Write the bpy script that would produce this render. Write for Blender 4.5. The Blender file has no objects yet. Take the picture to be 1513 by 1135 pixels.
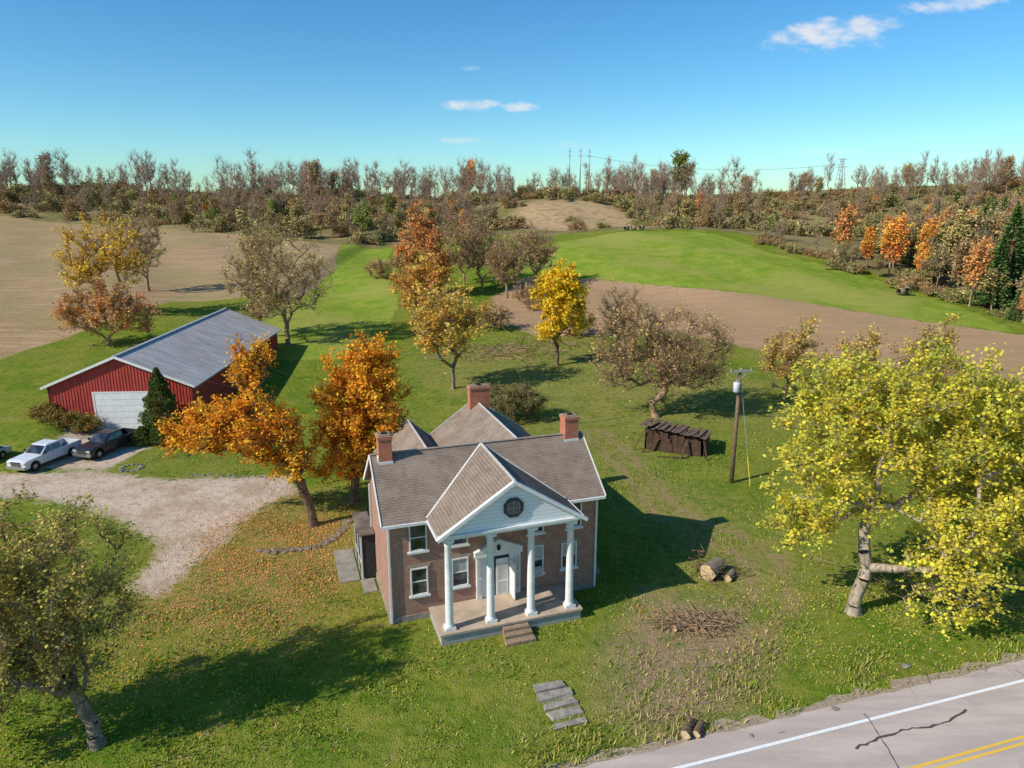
import bpy, bmesh, math
import numpy as np
from mathutils import Vector
C=bpy.context; D=bpy.data
RNG=np.random.default_rng(7)

# ------------------------------------------------------------------ node helpers
def newmat(name):
    m=D.materials.new(name); m.use_nodes=True
    nt=m.node_tree; nt.nodes.clear()
    return m,nt
def nd(nt,t,**k):
    n=nt.nodes.new(t)
    for a,b in k.items(): setattr(n,a,b)
    return n
def setin(nt,sock,v):
    if isinstance(v,bpy.types.NodeSocket): nt.links.new(v,sock)
    elif v is not None:
        if isinstance(v,(tuple,list)) and len(v)==3 and sock.type=='RGBA': v=(*v,1)
        sock.default_value=v
def mixc(nt,f,a,b,mode='MIX'):
    n=nd(nt,'ShaderNodeMix',data_type='RGBA',blend_type=mode)
    setin(nt,n.inputs[0],f);setin(nt,n.inputs[6],a);setin(nt,n.inputs[7],b)
    return n.outputs[2]
def math_(nt,op,a,b=None,c=None,clamp=False):
    n=nd(nt,'ShaderNodeMath',operation=op,use_clamp=clamp)
    setin(nt,n.inputs[0],a)
    if b is not None:setin(nt,n.inputs[1],b)
    if c is not None:setin(nt,n.inputs[2],c)
    return n.outputs[0]
def noise(nt,vec,scale,detail=4,rough=.55,dist=0):
    n=nd(nt,'ShaderNodeTexNoise')
    setin(nt,n.inputs['Vector'],vec);n.inputs['Scale'].default_value=scale
    n.inputs['Detail'].default_value=detail;n.inputs['Roughness'].default_value=rough
    n.inputs['Distortion'].default_value=dist
    return n.outputs['Fac']
def rng_(nt,v,a,b,c=0,d=1,smooth=True):
    n=nd(nt,'ShaderNodeMapRange',interpolation_type='SMOOTHSTEP' if smooth else 'LINEAR')
    setin(nt,n.inputs[0],v)
    for i,x in zip((1,2,3,4),(a,b,c,d)): n.inputs[i].default_value=x
    return n.outputs[0]
def bump(nt,h,strength=.3,dist=.05):
    n=nd(nt,'ShaderNodeBump');setin(nt,n.inputs['Height'],h)
    n.inputs['Strength'].default_value=strength;n.inputs['Distance'].default_value=dist
    return n.outputs[0]
def finish(nt,col,rough=.8,normal=None,metal=0,spec=.3):
    b=nd(nt,'ShaderNodeBsdfPrincipled');o=nd(nt,'ShaderNodeOutputMaterial')
    setin(nt,b.inputs['Base Color'],col);setin(nt,b.inputs['Roughness'],rough)
    b.inputs['Metallic'].default_value=metal
    b.inputs['Specular IOR Level'].default_value=spec
    if normal is not None:setin(nt,b.inputs['Normal'],normal)
    nt.links.new(b.outputs[0],o.inputs[0])
def finish_d(nt,col,normal=None):
    b=nd(nt,'ShaderNodeBsdfDiffuse');o=nd(nt,'ShaderNodeOutputMaterial')
    setin(nt,b.inputs['Color'],col)
    if normal is not None:setin(nt,b.inputs['Normal'],normal)
    nt.links.new(b.outputs[0],o.inputs[0])
def objco(nt): return nd(nt,'ShaderNodeTexCoord').outputs['Object']
def geoco(nt): return nd(nt,'ShaderNodeNewGeometry').outputs['Position']

def simple(name,c,rough=.7,var=.25,scale=3,bs=.0,metal=0,spec=.3,c2=None):
    m,nt=newmat(name);co=objco(nt)
    f=noise(nt,co,scale,3,.65)
    d=c2 if c2 else tuple(x*(1-var) for x in c)
    col=mixc(nt,rng_(nt,f,.35,.65),c,d)
    f2=noise(nt,co,scale*9,2,.6)
    col=mixc(nt,rng_(nt,f2,.3,.7,0,var*.6),col,tuple(x*.6 for x in c))
    finish(nt,col,rough,bump(nt,f2,bs,.02) if bs else None,metal,spec)
    return m

M={}
M['white']=simple('white_paint',(.78,.78,.75),.55,.12,2)
M['stone']=simple('stone',(.38,.34,.28),.9,.4,3,.4)
M['concrete']=simple('concrete',(.34,.30,.24),.9,.3,1.5,.2)
M['brownstone']=simple('brown_stone',(.36,.25,.16),.9,.35,5,.4)
M['rock']=simple('grey_rock',(.29,.26,.21),.95,.5,4,.6)
M['wood']=simple('weathered_wood',(.115,.065,.042),.9,.5,4,.5)
M['polewood']=simple('pole_wood',(.24,.15,.10),.9,.35,5,.4)
M['greymetal']=simple('grey_metal',(.45,.46,.47),.45,.2,3,0,.2)
M['black']=simple('black_rubber',(.02,.02,.02),.8,.2,5)
M['chrome']=simple('bright_metal',(.5,.5,.5),.3,.1,5,0,.8)
M['cut']=simple('cut_wood',(.62,.45,.25),.8,.3,8)
M['yellowplastic']=simple('yellow_guard',(.75,.55,.05),.5,.1,3)
M['hay']=simple('hay',(.36,.29,.17),.95,.5,6,.5)
M['screen']=simple('dark_screen',(.05,.05,.05),.8,.3,3)
M['cable']=simple('cable',(.03,.03,.03),.7,.1,3)
M['curtain']=simple('window_blind',(.45,.45,.42),.8,.2,3)
M['headlight']=simple('headlight_lens',(.6,.6,.58),.2,.1,3,0,.2,.6)
M['taillight']=simple('taillight_lens',(.4,.02,.02),.3,.1,3)

def glass():
    m,nt=newmat('window_glass');co=objco(nt)
    col=mixc(nt,rng_(nt,noise(nt,co,1.1,2),.4,.6),(.012,.015,.018),(.06,.065,.07))
    finish(nt,col,.08,None,0,.8);return m
M['glass']=glass()
def brick(name,c1,c2,mortar,bw=.22,bh=.075):
    m,nt=newmat(name);co=objco(nt)
    s=nd(nt,'ShaderNodeSeparateXYZ');nt.links.new(co,s.inputs[0])
    cx=nd(nt,'ShaderNodeCombineXYZ')
    nt.links.new(math_(nt,'ADD',s.outputs[0],s.outputs[1]),cx.inputs[0]);nt.links.new(s.outputs[2],cx.inputs[1])
    b=nd(nt,'ShaderNodeTexBrick');nt.links.new(cx.outputs[0],b.inputs['Vector'])
    b.inputs['Scale'].default_value=1;b.inputs['Brick Width'].default_value=bw;b.inputs['Row Height'].default_value=bh
    b.inputs['Mortar Size'].default_value=.01;b.inputs['Bias'].default_value=0
    b.inputs['Color1'].default_value=(*c1,1);b.inputs['Color2'].default_value=(*c2,1);b.inputs['Mortar'].default_value=(*mortar,1)
    n=noise(nt,co,1.3,3,.7)
    col=mixc(nt,rng_(nt,n,.35,.7,0,.5),b.outputs[0],tuple(x*.6 for x in c1))
    col=mixc(nt,rng_(nt,noise(nt,co,2.7,3,.7),.52,.75,0,.4),col,mortar)
    finish(nt,col,.9);return m
M['brick']=brick('weathered_brick',(.42,.175,.11),(.26,.115,.08),(.48,.38,.30))
M['brickred']=brick('chimney_brick',(.58,.15,.07),(.44,.10,.05),(.42,.3,.22))
def shingle(name,swap):
    m,nt=newmat(name);co=objco(nt)
    s=nd(nt,'ShaderNodeSeparateXYZ');nt.links.new(co,s.inputs[0])
    cx=nd(nt,'ShaderNodeCombineXYZ')
    nt.links.new(s.outputs[1 if swap else 0],cx.inputs[0]);nt.links.new(s.outputs[2],cx.inputs[1])
    b=nd(nt,'ShaderNodeTexBrick');nt.links.new(cx.outputs[0],b.inputs['Vector'])
    b.inputs['Scale'].default_value=1;b.inputs['Brick Width'].default_value=.33;b.inputs['Row Height'].default_value=.1
    b.inputs['Mortar Size'].default_value=.012
    b.inputs['Color1'].default_value=(.29,.215,.16,1);b.inputs['Color2'].default_value=(.225,.17,.13,1);b.inputs['Mortar'].default_value=(.13,.10,.085,1)
    col=mixc(nt,rng_(nt,noise(nt,co,.8,4,.7),.35,.7,0,.6),b.outputs[0],(.34,.27,.21))
    col=mixc(nt,rng_(nt,noise(nt,co,2.5,4,.75),.55,.72,0,.45),col,(.14,.11,.09))
    finish_d(nt,col);return m
M['shingle']=shingle('asphalt_shingle',False);M['shingle2']=shingle('asphalt_shingle_side',True)
def siding():
    m,nt=newmat('white_siding');co=objco(nt)
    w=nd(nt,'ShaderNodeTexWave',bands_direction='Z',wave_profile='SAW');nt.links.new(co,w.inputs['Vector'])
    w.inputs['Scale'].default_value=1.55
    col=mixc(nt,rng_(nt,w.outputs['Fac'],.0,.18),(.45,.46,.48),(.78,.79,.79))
    finish(nt,col,.6);return m
M['siding']=siding()
def barnred():
    m,nt=newmat('barn_red');co=objco(nt)
    mp=nd(nt,'ShaderNodeMapping');nt.links.new(co,mp.inputs[0]);mp.inputs['Scale'].default_value=(2,2,.25)
    n=noise(nt,mp.outputs[0],2,4,.7)
    col=mixc(nt,rng_(nt,n,.35,.7),(.52,.075,.05),(.34,.04,.035))
    finish(nt,col,.6);return m
M['red']=barnred()
def tin():
    m,nt=newmat('grey_metal_roof');co=objco(nt)
    mp=nd(nt,'ShaderNodeMapping');nt.links.new(co,mp.inputs[0]);mp.inputs['Scale'].default_value=(.35,1.2,.35)
    col=mixc(nt,rng_(nt,noise(nt,mp.outputs[0],1.2,4,.7),.35,.65),(.58,.54,.51),(.43,.395,.37))
    col=mixc(nt,rng_(nt,noise(nt,co,.35,4,.7),.48,.68,0,.6),col,(.44,.35,.28))
    finish(nt,col,.8,None,0,.12);return m
M['tin']=tin()
def carpaint(name,c):
    m,nt=newmat(name);co=objco(nt)
    col=mixc(nt,rng_(nt,noise(nt,co,2,3),.4,.7),c,tuple(x*.8 for x in c))
    finish(nt,col,.25,None,.0,.6);return m
def bark(name,c):
    m,nt=newmat(name);co=objco(nt)
    mp=nd(nt,'ShaderNodeMapping');nt.links.new(co,mp.inputs[0]);mp.inputs['Scale'].default_value=(1,1,.3)
    n=noise(nt,mp.outputs[0],7,2,.7)
    col=mixc(nt,rng_(nt,n,.35,.65),c,tuple(x*.5 for x in c))
    finish_d(nt,col);return m
BK={'g':bark('bark_grey',(.32,.25,.18)),'b':bark('bark_brown',(.22,.145,.095)),'p':bark('bark_pale',(.46,.37,.27)),'l':bark('bark_light',(.44,.29,.175))}
def plainmat(name,c):
    m,nt=newmat(name);finish_d(nt,c);return m
BK['d']=plainmat('bark_far',(.34,.235,.165))
def leafmat(name,tr=.35):
    m,nt=newmat(name)
    a=nd(nt,'ShaderNodeAttribute',attribute_name='Col')
    d=nd(nt,'ShaderNodeBsdfDiffuse');o=nd(nt,'ShaderNodeOutputMaterial');nt.links.new(a.outputs[0],d.inputs[0])
    if tr>0:
        t=nd(nt,'ShaderNodeBsdfTranslucent');x=nd(nt,'ShaderNodeMixShader')
        nt.links.new(a.outputs[0],t.inputs[0]);x.inputs[0].default_value=tr
        nt.links.new(d.outputs[0],x.inputs[1]);nt.links.new(t.outputs[0],x.inputs[2]);nt.links.new(x.outputs[0],o.inputs[0])
    else: nt.links.new(d.outputs[0],o.inputs[0])
    return m
LEAF=leafmat('leaf',.35);LEAFD=leafmat('distant_leaf',0);LITTER=leafmat('fallen_leaf',0);BLADE=leafmat('grass_blade',0)

# ------------------------------------------------------------------ mesh helpers
def link(o,parent=None):
    C.scene.collection.objects.link(o)
    if parent: o.parent=parent
    return o
def quadmesh(name,V,F,mi=None,col=None,mats=(),smooth=False):
    me=D.meshes.new(name);V=np.asarray(V,np.float32);F=np.asarray(F,np.int32)
    me.vertices.add(len(V));me.vertices.foreach_set('co',V.ravel())
    me.loops.add(F.size);me.loops.foreach_set('vertex_index',F.ravel())
    me.polygons.add(len(F));me.polygons.foreach_set('loop_start',np.arange(0,F.size,4,dtype=np.int32))
    try: me.polygons.foreach_set('loop_total',np.full(len(F),4,np.int32))
    except Exception: pass
    for m in mats: me.materials.append(m)
    if mi is not None: me.polygons.foreach_set('material_index',np.asarray(mi,np.int32))
    if smooth: me.polygons.foreach_set('use_smooth',np.ones(len(F),bool))
    me.update(calc_edges=True)
    if col is not None:
        a=me.color_attributes.new('Col','FLOAT_COLOR','POINT');a.data.foreach_set('color',np.asarray(col,np.float32).ravel())
    return me
def poly(name,V,F,mat,parent=None,smooth=False):
    me=D.meshes.new(name);me.from_pydata([tuple(map(float,v)) for v in V],[],F);me.materials.append(mat);me.update()
    if smooth:
        for p in me.polygons:p.use_smooth=True
    return link(D.objects.new(name,me),parent)
BF=[(0,3,2,1),(4,5,6,7),(0,1,5,4),(1,2,6,5),(2,3,7,6),(3,0,4,7)]
def bv(x0,x1,y0,y1,z0,z1): return [(x0,y0,z0),(x1,y0,z0),(x1,y1,z0),(x0,y1,z0),(x0,y0,z1),(x1,y0,z1),(x1,y1,z1),(x0,y1,z1)]
def box(name,b,mat,parent=None): return poly(name,bv(*b),BF,mat,parent)
def boxes(name,bl,mat,parent=None):
    V=[];F=[]
    for b in bl:
        o=len(V);V+=bv(*b) if len(b)==6 else b;F+=[tuple(i+o for i in f) for f in BF]
    return poly(name,V,F,mat,parent)
def slab(name,q,th,mat,parent=None):
    V=[(p[0],p[1],p[2]-th) for p in q]+list(q)
    return poly(name,V,BF,mat,parent)
def beamv(p0,p1,w,h):
    p0=Vector(p0);p1=Vector(p1);d=(p1-p0).normalized();s=d.cross(Vector((0,0,1)))
    if s.length<1e-4:s=Vector((1,0,0))
    s.normalize();u=s.cross(d)
    s*=w/2;u*=h/2
    return [tuple(v) for v in (p0-s-u,p0+s-u,p1+s-u,p1-s-u,p0-s+u,p0+s+u,p1+s+u,p1-s+u)]
def beams(name,l,mat,parent=None): return boxes(name,[beamv(*b) for b in l],mat,parent)
def lathe(name,prof,mat,parent=None,n=20,loc=(0,0,0),smooth=True):
    V=[];F=[]
    for r,z in prof:
        for i in range(n):
            a=2*math.pi*i/n;V.append((loc[0]+r*math.cos(a),loc[1]+r*math.sin(a),loc[2]+z))
    for j in range(len(prof)-1):
        for i in range(n):F.append((j*n+i,j*n+(i+1)%n,(j+1)*n+(i+1)%n,(j+1)*n+i))
    F.append(tuple(range(n))[::-1]);F.append(tuple(range((len(prof)-1)*n,len(prof)*n)))
    o=poly(name,V,F,mat,parent)
    if smooth:
        for p in o.data.polygons:p.use_smooth=len(p.vertices)==4
    return o
def empty(name,loc,rot=0):
    e=D.objects.new(name,None);e.location=loc;e.rotation_euler=(0,0,rot);e.empty_display_size=.5
    return link(e)
def tubes(P0,P1,R0,R1,k):
    d=P1-P0;L=np.linalg.norm(d,axis=1,keepdims=True)+1e-9;d=d/L
    ref=np.where(np.abs(d[:,2:3])>.9,np.array([[1.,0,0]]),np.array([[0,0,1.]]))
    a=np.cross(d,ref);a/=np.linalg.norm(a,axis=1,keepdims=True);b=np.cross(d,a)
    th=np.arange(k)*2*np.pi/k;c=np.cos(th)[None,:,None];s=np.sin(th)[None,:,None]
    ring=a[:,None,:]*c+b[:,None,:]*s
    V=np.stack([P0[:,None,:]+ring*R0[:,None,None],P1[:,None,:]+ring*R1[:,None,None]],1)
    n=len(P0);base=(np.arange(n)*2*k)[:,None];i=np.arange(k)[None,:];j=(i+1)%k
    F=np.stack([base+i,base+k+i,base+k+j,base+j],-1).reshape(-1,4)
    return V.reshape(-1,3),F

# ------------------------------------------------------------------ terrain
def sst(a,b,v):
    t=np.clip((v-a)/(b-a),0,1);return t*t*(3-2*t)
def terr(x,y):
    x=np.asarray(x,float);y=np.asarray(y,float)
    r=np.clip((y-70)/230,0,1)
    z=16*r**1.15
    z=z+6.0*np.exp(-(((x-50)/55)**2+((y-200)/45)**2))
    z=z+8*sst(265,370,y)*(1+.20*np.sin(x*.021+1.1)+.14*np.sin(x*.052)+.35*np.exp(-((x+170)/70)**2))
    z=z+5.0*np.exp(-(((x-20)/30)**2+((y-300)/26)**2))
    z=z+7.0*sst(110,230,x)*sst(240,340,y)
    z=z+1.3*sst(-41,-46,x)*sst(60,68,y)
    return z
def T(x,y): return float(terr(x,y))
def seg_d(px,py,a,b):
    ax,ay=a;bx,by=b;dx=bx-ax;dy=by-ay
    t=np.clip(((px-ax)*dx+(py-ay)*dy)/(dx*dx+dy*dy+1e-9),0,1)
    return np.hypot(px-ax-t*dx,py-ay-t*dy)
def sdf(px,py,P):
    d=np.full(px.shape,1e9);ins=np.zeros(px.shape,bool);n=len(P)
    for i in range(n):
        a=P[i];b=P[(i+1)%n];d=np.minimum(d,seg_d(px,py,a,b))
        c=((a[1]>py)!=(b[1]>py))
        with np.errstate(divide='ignore',invalid='ignore'):
            xi=(b[0]-a[0])*(py-a[1])/((b[1]-a[1])+1e-12)+a[0]
        ins^=(c&(px<xi))
    return np.where(ins,d,-d)
P_fieldL=[(-600,282),(-198,282),(-172,282),(-130,256),(-96,237),(-49,208),(-42,170),(-42,138),(-54,132),(-63,130),(-65,102),(-67,88),(-110,78),(-600,60)]
P_hill=[(-2,178),(13,194),(33,204),(47,206),(56,198),(62,176),(75,160),(83,140),(80,116),(79,110),(64,123),(50,133),(33,144),(18,155),(3,155)]
P_lane=[(-49,208),(-34,206),(-31,170),(-21,132),(-20,95),(-45,95),(-42,132),(-42,170)]
P_brownR=[(-4,138),(3,155),(18,155),(33,144),(50,133),(64,123),(79,109),(110,95),(110,80),(63,85),(53,86),(48,91),(34,101),(26,110),(4,107),(-3,119)]
P_drive=[(-60,56),(-42,56),(-36,56.5),(-28,54.5),(-18.5,55.5),(-17,52),(-19,48),(-19.5,43),(-20,39.5),(-20.6,36.5),(-22.5,38),(-23,43),(-29,47.5),(-37,51),(-60,48)]
P_drive2=[(-41,57),(-34.5,57),(-33,67),(-44,67.5)]
P_litter=[(-19,51),(-13,50),(-9.5,44),(-8.4,38),(-10.5,34),(-15,32.5),(-20.5,32),(-22,37),(-20.5,42)]
P_bare=[(5,32),(8,37),(12,35.5),(13,32),(10.5,28),(7,25),(4.5,27.5)]
P_worn=[(6,68),(9,52),(10,44),(9,37),(15,34),(18,40),(17,47),(13,56),(14,68)]
P_worn2=[(-4,76),(0,68),(12,66),(30,70),(34,84),(10,100),(-10,100),(-12,84)]
P_knoll=[(-6,272),(8,296),(40,298),(52,272),(36,248),(8,246)]
E_line=[(-600,285),(-198,282),(-130,256),(-96,237),(-69,219),(-47,210),(-34,207),(-29,217),(-13,235),(2,225),(25,212),(47,210),(62,200),(70,180),(80,160),(86,140),(86,114),(115,96),(600,90)]
P_forest=E_line+[(600,1500),(-600,1500)]
TRK=[(8.2,66.7),(10.4,55.9),(11.5,47.9),(14.5,44),(16,40.8),(14.8,36.1),(12,33)]
def grow(a,b,s,g):
    r=[a];
    while abs(r[-1]-a)<abs(b-a): r.append(r[-1]+math.copysign(s,b-a));s*=g
    return r
xs=np.array(sorted(set(grow(-50,-1500,.5,1.045)[1:]+list(np.arange(-50,50.01,.5))+grow(50,1500,.5,1.045)[1:])))
ys=np.array(sorted(set(grow(5,-300,1,1.15)[1:]+list(np.arange(5,80.01,.5))+grow(80,2600,.5,1.03)[1:])))
X,Y=np.meshgrid(xs,ys);Z=terr(X,Y)
Z=Z+.5*sst(90,150,Y)*(np.sin(X*.09)*np.sin(Y*.07+1)+.6*np.sin(X*.21+Y*.13))*(1-sst(300,400,Y)*.5)
def mk(P,w): return np.clip(.5+sdf(X,Y,P)/w,0,1)
FD=dict(field=np.maximum(mk(P_fieldL,5),mk(P_brownR,4)),lush=np.maximum(mk(P_hill,5),mk(P_lane,4)),gravel=np.maximum(mk(P_drive,4.),mk(P_drive2,2)),
      litter=mk(P_litter,7),bare=mk(P_bare,3),forest=mk(P_forest,8),rfield=mk(P_brownR,4))
worn=np.maximum(np.maximum(mk(P_worn,6)*.65,mk(P_worn2,8)*.5),mk(P_knoll,8)*.9)
trk=np.full(X.shape,99.)
for i in range(len(TRK)-1): trk=np.minimum(trk,seg_d(X,Y,TRK[i],TRK[i+1]))
trk=np.exp(-((trk-1.0)/.5)**2)
ny,nx=X.shape
idx=np.arange(nx*ny).reshape(ny,nx)
F=np.stack([idx[:-1,:-1],idx[:-1,1:],idx[1:,1:],idx[1:,:-1]],-1).reshape(-1,4)
me=quadmesh('ground',np.stack([X,Y,Z],-1).reshape(-1,3),F,smooth=True)
def addcol(n,r,g,b,a=None):
    A=me.color_attributes.new(n,'FLOAT_COLOR','POINT')
    c=np.stack([r,g,b,np.ones_like(r) if a is None else a],-1);A.data.foreach_set('color',c.astype(np.float32).ravel())
addcol('m1',FD['field'],FD['gravel'],FD['litter']);addcol('m2',FD['bare'],FD['forest'],FD['lush']);addcol('m3',trk,FD['rfield'],worn)
def groundmat():
    m,nt=newmat('ground_cover');co=geoco(nt)
    def att(n):
        a=nd(nt,'ShaderNodeAttribute',attribute_name=n);s=nd(nt,'ShaderNodeSeparateColor');nt.links.new(a.outputs[0],s.inputs[0]);return s.outputs
    a1=att('m1');a2=att('m2');a3=att('m3')
    nL=noise(nt,co,.055,2,.6);nM=noise(nt,co,.33,3,.7);nS=noise(nt,co,1.7,4,.74);nF=noise(nt,co,12,3,.75)
    g=mixc(nt,rng_(nt,nM,.36,.64),(.125,.205,.018),(.245,.27,.034))
    g=mixc(nt,rng_(nt,nL,.42,.62,0,.5),g,(.29,.265,.06))
    g=mixc(nt,rng_(nt,nS,.52,.7,0,.7),g,(.33,.26,.09))
    g=mixc(nt,rng_(nt,nS,.5,.28,0,.85),g,(.07,.125,.012))
    g=mixc(nt,rng_(nt,math_(nt,'MULTIPLY_ADD',nM,.55,math_(nt,'MULTIPLY',nS,.45)),.57,.67,0,.65),g,(.35,.26,.12))
    g=mixc(nt,rng_(nt,nF,.35,.7,0,.5),g,(.075,.11,.014))
    g=mixc(nt,rng_(nt,nF,.6,.75,0,.45),g,(.40,.39,.09))
    lush=mixc(nt,rng_(nt,nM,.35,.7),(.18,.275,.03),(.30,.335,.05))
    lush=mixc(nt,rng_(nt,nS,.4,.75,0,.4),lush,(.15,.19,.03))
    lush=mixc(nt,rng_(nt,nL,.42,.6,0,.55),lush,(.36,.33,.09))
    def edge(mask,k=.5,lo=.42,hi=.58,n=nM):
        t=math_(nt,'ADD',mask,math_(nt,'MULTIPLY',math_(nt,'SUBTRACT',n,.5),k))
        return rng_(nt,t,lo,hi)
    col=mixc(nt,edge(a2[2]),g,lush)
    t=math_(nt,'MULTIPLY',a3[2],rng_(nt,nS,.36,.6,.1,.9))
    col=mixc(nt,t,col,(.33,.25,.11))
    mp=nd(nt,'ShaderNodeMapping');nt.links.new(co,mp.inputs[0]);mp.inputs['Rotation'].default_value=(0,0,.35);mp.inputs['Scale'].default_value=(.08,1.1,1)
    rows=noise(nt,mp.outputs[0],1.0,3,.75)
    fcol=mixc(nt,rng_(nt,rows,.40,.60),(.50,.335,.19),(.35,.235,.13))
    fcol=mixc(nt,rng_(nt,nL,.42,.62,0,.55),fcol,(.32,.27,.11))
    fcol=mixc(nt,rng_(nt,nM,.5,.7,0,.4),fcol,(.28,.19,.11))
    fcol=mixc(nt,rng_(nt,nS,.4,.75,0,.5),fcol,(.26,.18,.11))
    fcol=mixc(nt,math_(nt,'MULTIPLY',a3[1],.5),fcol,(.47,.28,.16))
    col=mixc(nt,edge(a1[0],.5),col,fcol)
    fo=mixc(nt,rng_(nt,nM,.4,.6),(.24,.17,.085),(.16,.17,.05))
    fo=mixc(nt,rng_(nt,nL,.45,.6,0,.6),fo,(.34,.26,.13))
    fo=mixc(nt,math_(nt,'MULTIPLY',a3[2],rng_(nt,nM,.38,.55,.3,1)),fo,(.50,.34,.19))
    col=mixc(nt,edge(a2[1]),col,fo)
    t=math_(nt,'MULTIPLY',a1[2],rng_(nt,nS,.37,.62,.15,.8))
    lc=mixc(nt,rng_(nt,nF,.35,.65),(.48,.25,.10),(.33,.19,.08))
    col=mixc(nt,t,col,lc)
    t=math_(nt,'MULTIPLY',a2[0],rng_(nt,math_(nt,'ADD',nS,math_(nt,'MULTIPLY',nM,.6)),.6,.85,0.15,.95))
    col=mixc(nt,t,col,mixc(nt,rng_(nt,nF,.35,.7),(.38,.26,.16),(.24,.165,.10)))
    t=math_(nt,'MULTIPLY',a3[0],rng_(nt,nS,.3,.6,.15,.85))
    col=mixc(nt,t,col,(.33,.22,.12))
    gc=mixc(nt,rng_(nt,nM,.4,.65),(.66,.52,.40),(.50,.36,.25))
    gc=mixc(nt,rng_(nt,nF,.4,.7,0,.6),gc,(.38,.28,.2))
    gc=mixc(nt,rng_(nt,nS,.52,.68,0,.8),gc,(.30,.24,.09))
    col=mixc(nt,edge(a1[1],1.6,.36,.64,math_(nt,'MULTIPLY_ADD',nS,.6,math_(nt,'MULTIPLY',nM,.4))),col,gc)
    h=math_(nt,'ADD',noise(nt,co,12,1,.7),noise(nt,co,2.0,1))
    finish_d(nt,col,bump(nt,h,.7,.13));return m
me.materials.append(groundmat())
link(D.objects.new('ground',me))

# ------------------------------------------------------------------ road
RA=math.radians(17)
road=empty('road',(0,0,0))
rx=Vector((math.cos(RA),math.sin(RA),0));rn=Vector((-math.sin(RA),math.cos(RA),0))
def rstrip(name,n0,n1,z,mat,s0=-120,s1=140,parent=road,wob=0):
    V=[];F=[];N=int((s1-s0)/.5) if wob else 2
    for i in range(N):
        s=s0+(s1-s0)*i/(N-1)
        w=RNG.normal()*wob
        for n in (n0,n1+w):
            p=rx*s+rn*n;V.append((p.x,p.y,z))
    F=[(2*i,2*i+2,2*i+3,2*i+1) for i in range(N-1)]
    return poly(name,V,F,mat,parent)
def asphalt():
    m,nt=newmat('old_asphalt');co=geoco(nt)
    mp=nd(nt,'ShaderNodeMapping');nt.links.new(co,mp.inputs[0]);mp.inputs['Rotation'].default_value=(0,0,-RA);mp.inputs['Scale'].default_value=(.15,1,1)
    col=mixc(nt,rng_(nt,noise(nt,mp.outputs[0],.9,4,.65),.35,.65),(.58,.48,.41),(.45,.375,.325))
    col=mixc(nt,rng_(nt,noise(nt,co,25,3,.8),.4,.7,0,.4),col,(.30,.26,.23))
    col=mixc(nt,rng_(nt,noise(nt,co,.7,4,.6),.58,.68,0,.3),col,(.34,.3,.27))
    finish(nt,col,.9);return m
def wornpaint(name,c):
    m,nt=newmat(name);co=geoco(nt)
    col=mixc(nt,rng_(nt,noise(nt,co,9,4,.8),.5,.68,0,.6),c,(.46,.41,.37));finish(nt,col,.7);return m
rstrip('shoulder_gravel',13.2,22.5,.006,simple('gravel_shoulder',(.44,.34,.23),.95,.4,6,.4),wob=.18)
rstrip('asphalt',13.9,22.05,.012,asphalt(),wob=.05)
wl=wornpaint('white_road_paint',(.85,.85,.83));yl=wornpaint('yellow_road_paint',(.82,.5,.05))
rstrip('edge_line',20.78,20.93,.018,wl);rstrip('edge_line_far',14.9,15.05,.018,wl)
rstrip('centre_line_a',17.74,17.87,.018,yl);rstrip('centre_line_b',18.03,18.16,.018,yl)
tar=simple('tar_sealant',(.11,.09,.075),.6,.3,5)
def ribbon(name,pts,w,z,mat,parent):
    V=[];F=[];P=[]
    for a,b in zip(pts[:-1],pts[1:]):
        n=max(2,int(math.hypot(b[0]-a[0],b[1]-a[1])/.25))
        for i in range(n):
            t=i/n;P.append((a[0]+(b[0]-a[0])*t+RNG.normal()*.03,a[1]+(b[1]-a[1])*t+RNG.normal()*.03))
    for i in range(len(P)):
        q=P[min(i+1,len(P)-1)];p=P[max(i-1,0)];d=Vector((q[0]-p[0],q[1]-p[1]));d.normalize();ww=w*(.5+RNG.random())
        V+=[(P[i][0]-d.y*ww/2,P[i][1]+d.x*ww/2,z),(P[i][0]+d.y*ww/2,P[i][1]-d.x*ww/2,z)]
    F=[(2*i,2*i+2,2*i+3,2*i+1) for i in range(len(P)-1)]
    poly(name,V,F,mat,parent)
ribbon('crack_seal_a',[(14.3,24.9),(15.8,25.6),(17.0,26.0),(18.6,26.3),(20.6,27.3)],.09,.022,tar,road)
ribbon('crack_seal_b',[(15.6,27.0),(15.7,26.4),(15.6,24.6),(15.2,22),(15.9,18)],.04,.024,tar,road)
ribbon('crack_seal_c',[(24.5,30.0),(24.8,28.2),(25.4,25),(26,22)],.04,.022,tar,road)

# ------------------------------------------------------------------ house
HA=math.atan2(.321,.947)
H=empty('brick_house',(-6.5,33.9,0),HA)
def gablewall(name,x0,x1,y0,y1,ze,zr,mat,parent,axis='x'):
    if axis=='x':
        ym=(y0+y1)/2
        V=[(x0,y0,0),(x1,y0,0),(x1,y1,0),(x0,y1,0),(x0,y0,ze),(x1,y0,ze),(x1,y1,ze),(x0,y1,ze),(x0,ym,zr),(x1,ym,zr)]
        F=[(0,1,5,4),(2,3,7,6),(3,0,4,8,7),(1,2,6,9,5),(4,5,9,8),(6,7,8,9)]
    else:
        xm=(x0+x1)/2
        V=[(x0,y0,0),(x1,y0,0),(x1,y1,0),(x0,y1,0),(x0,y0,ze),(x1,y0,ze),(x1,y1,ze),(x0,y1,ze),(xm,y0,zr),(xm,y1,zr)]
        F=[(0,1,5,8,4),(2,3,7,9,6),(3,0,4,7),(1,2,6,5),(4,8,9,7),(5,6,9,8)]
    return poly(name,V,F,mat,parent)
gablewall('main_walls',0,12,0,6.2,6.12,8.45,M['brick'],H)
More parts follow.
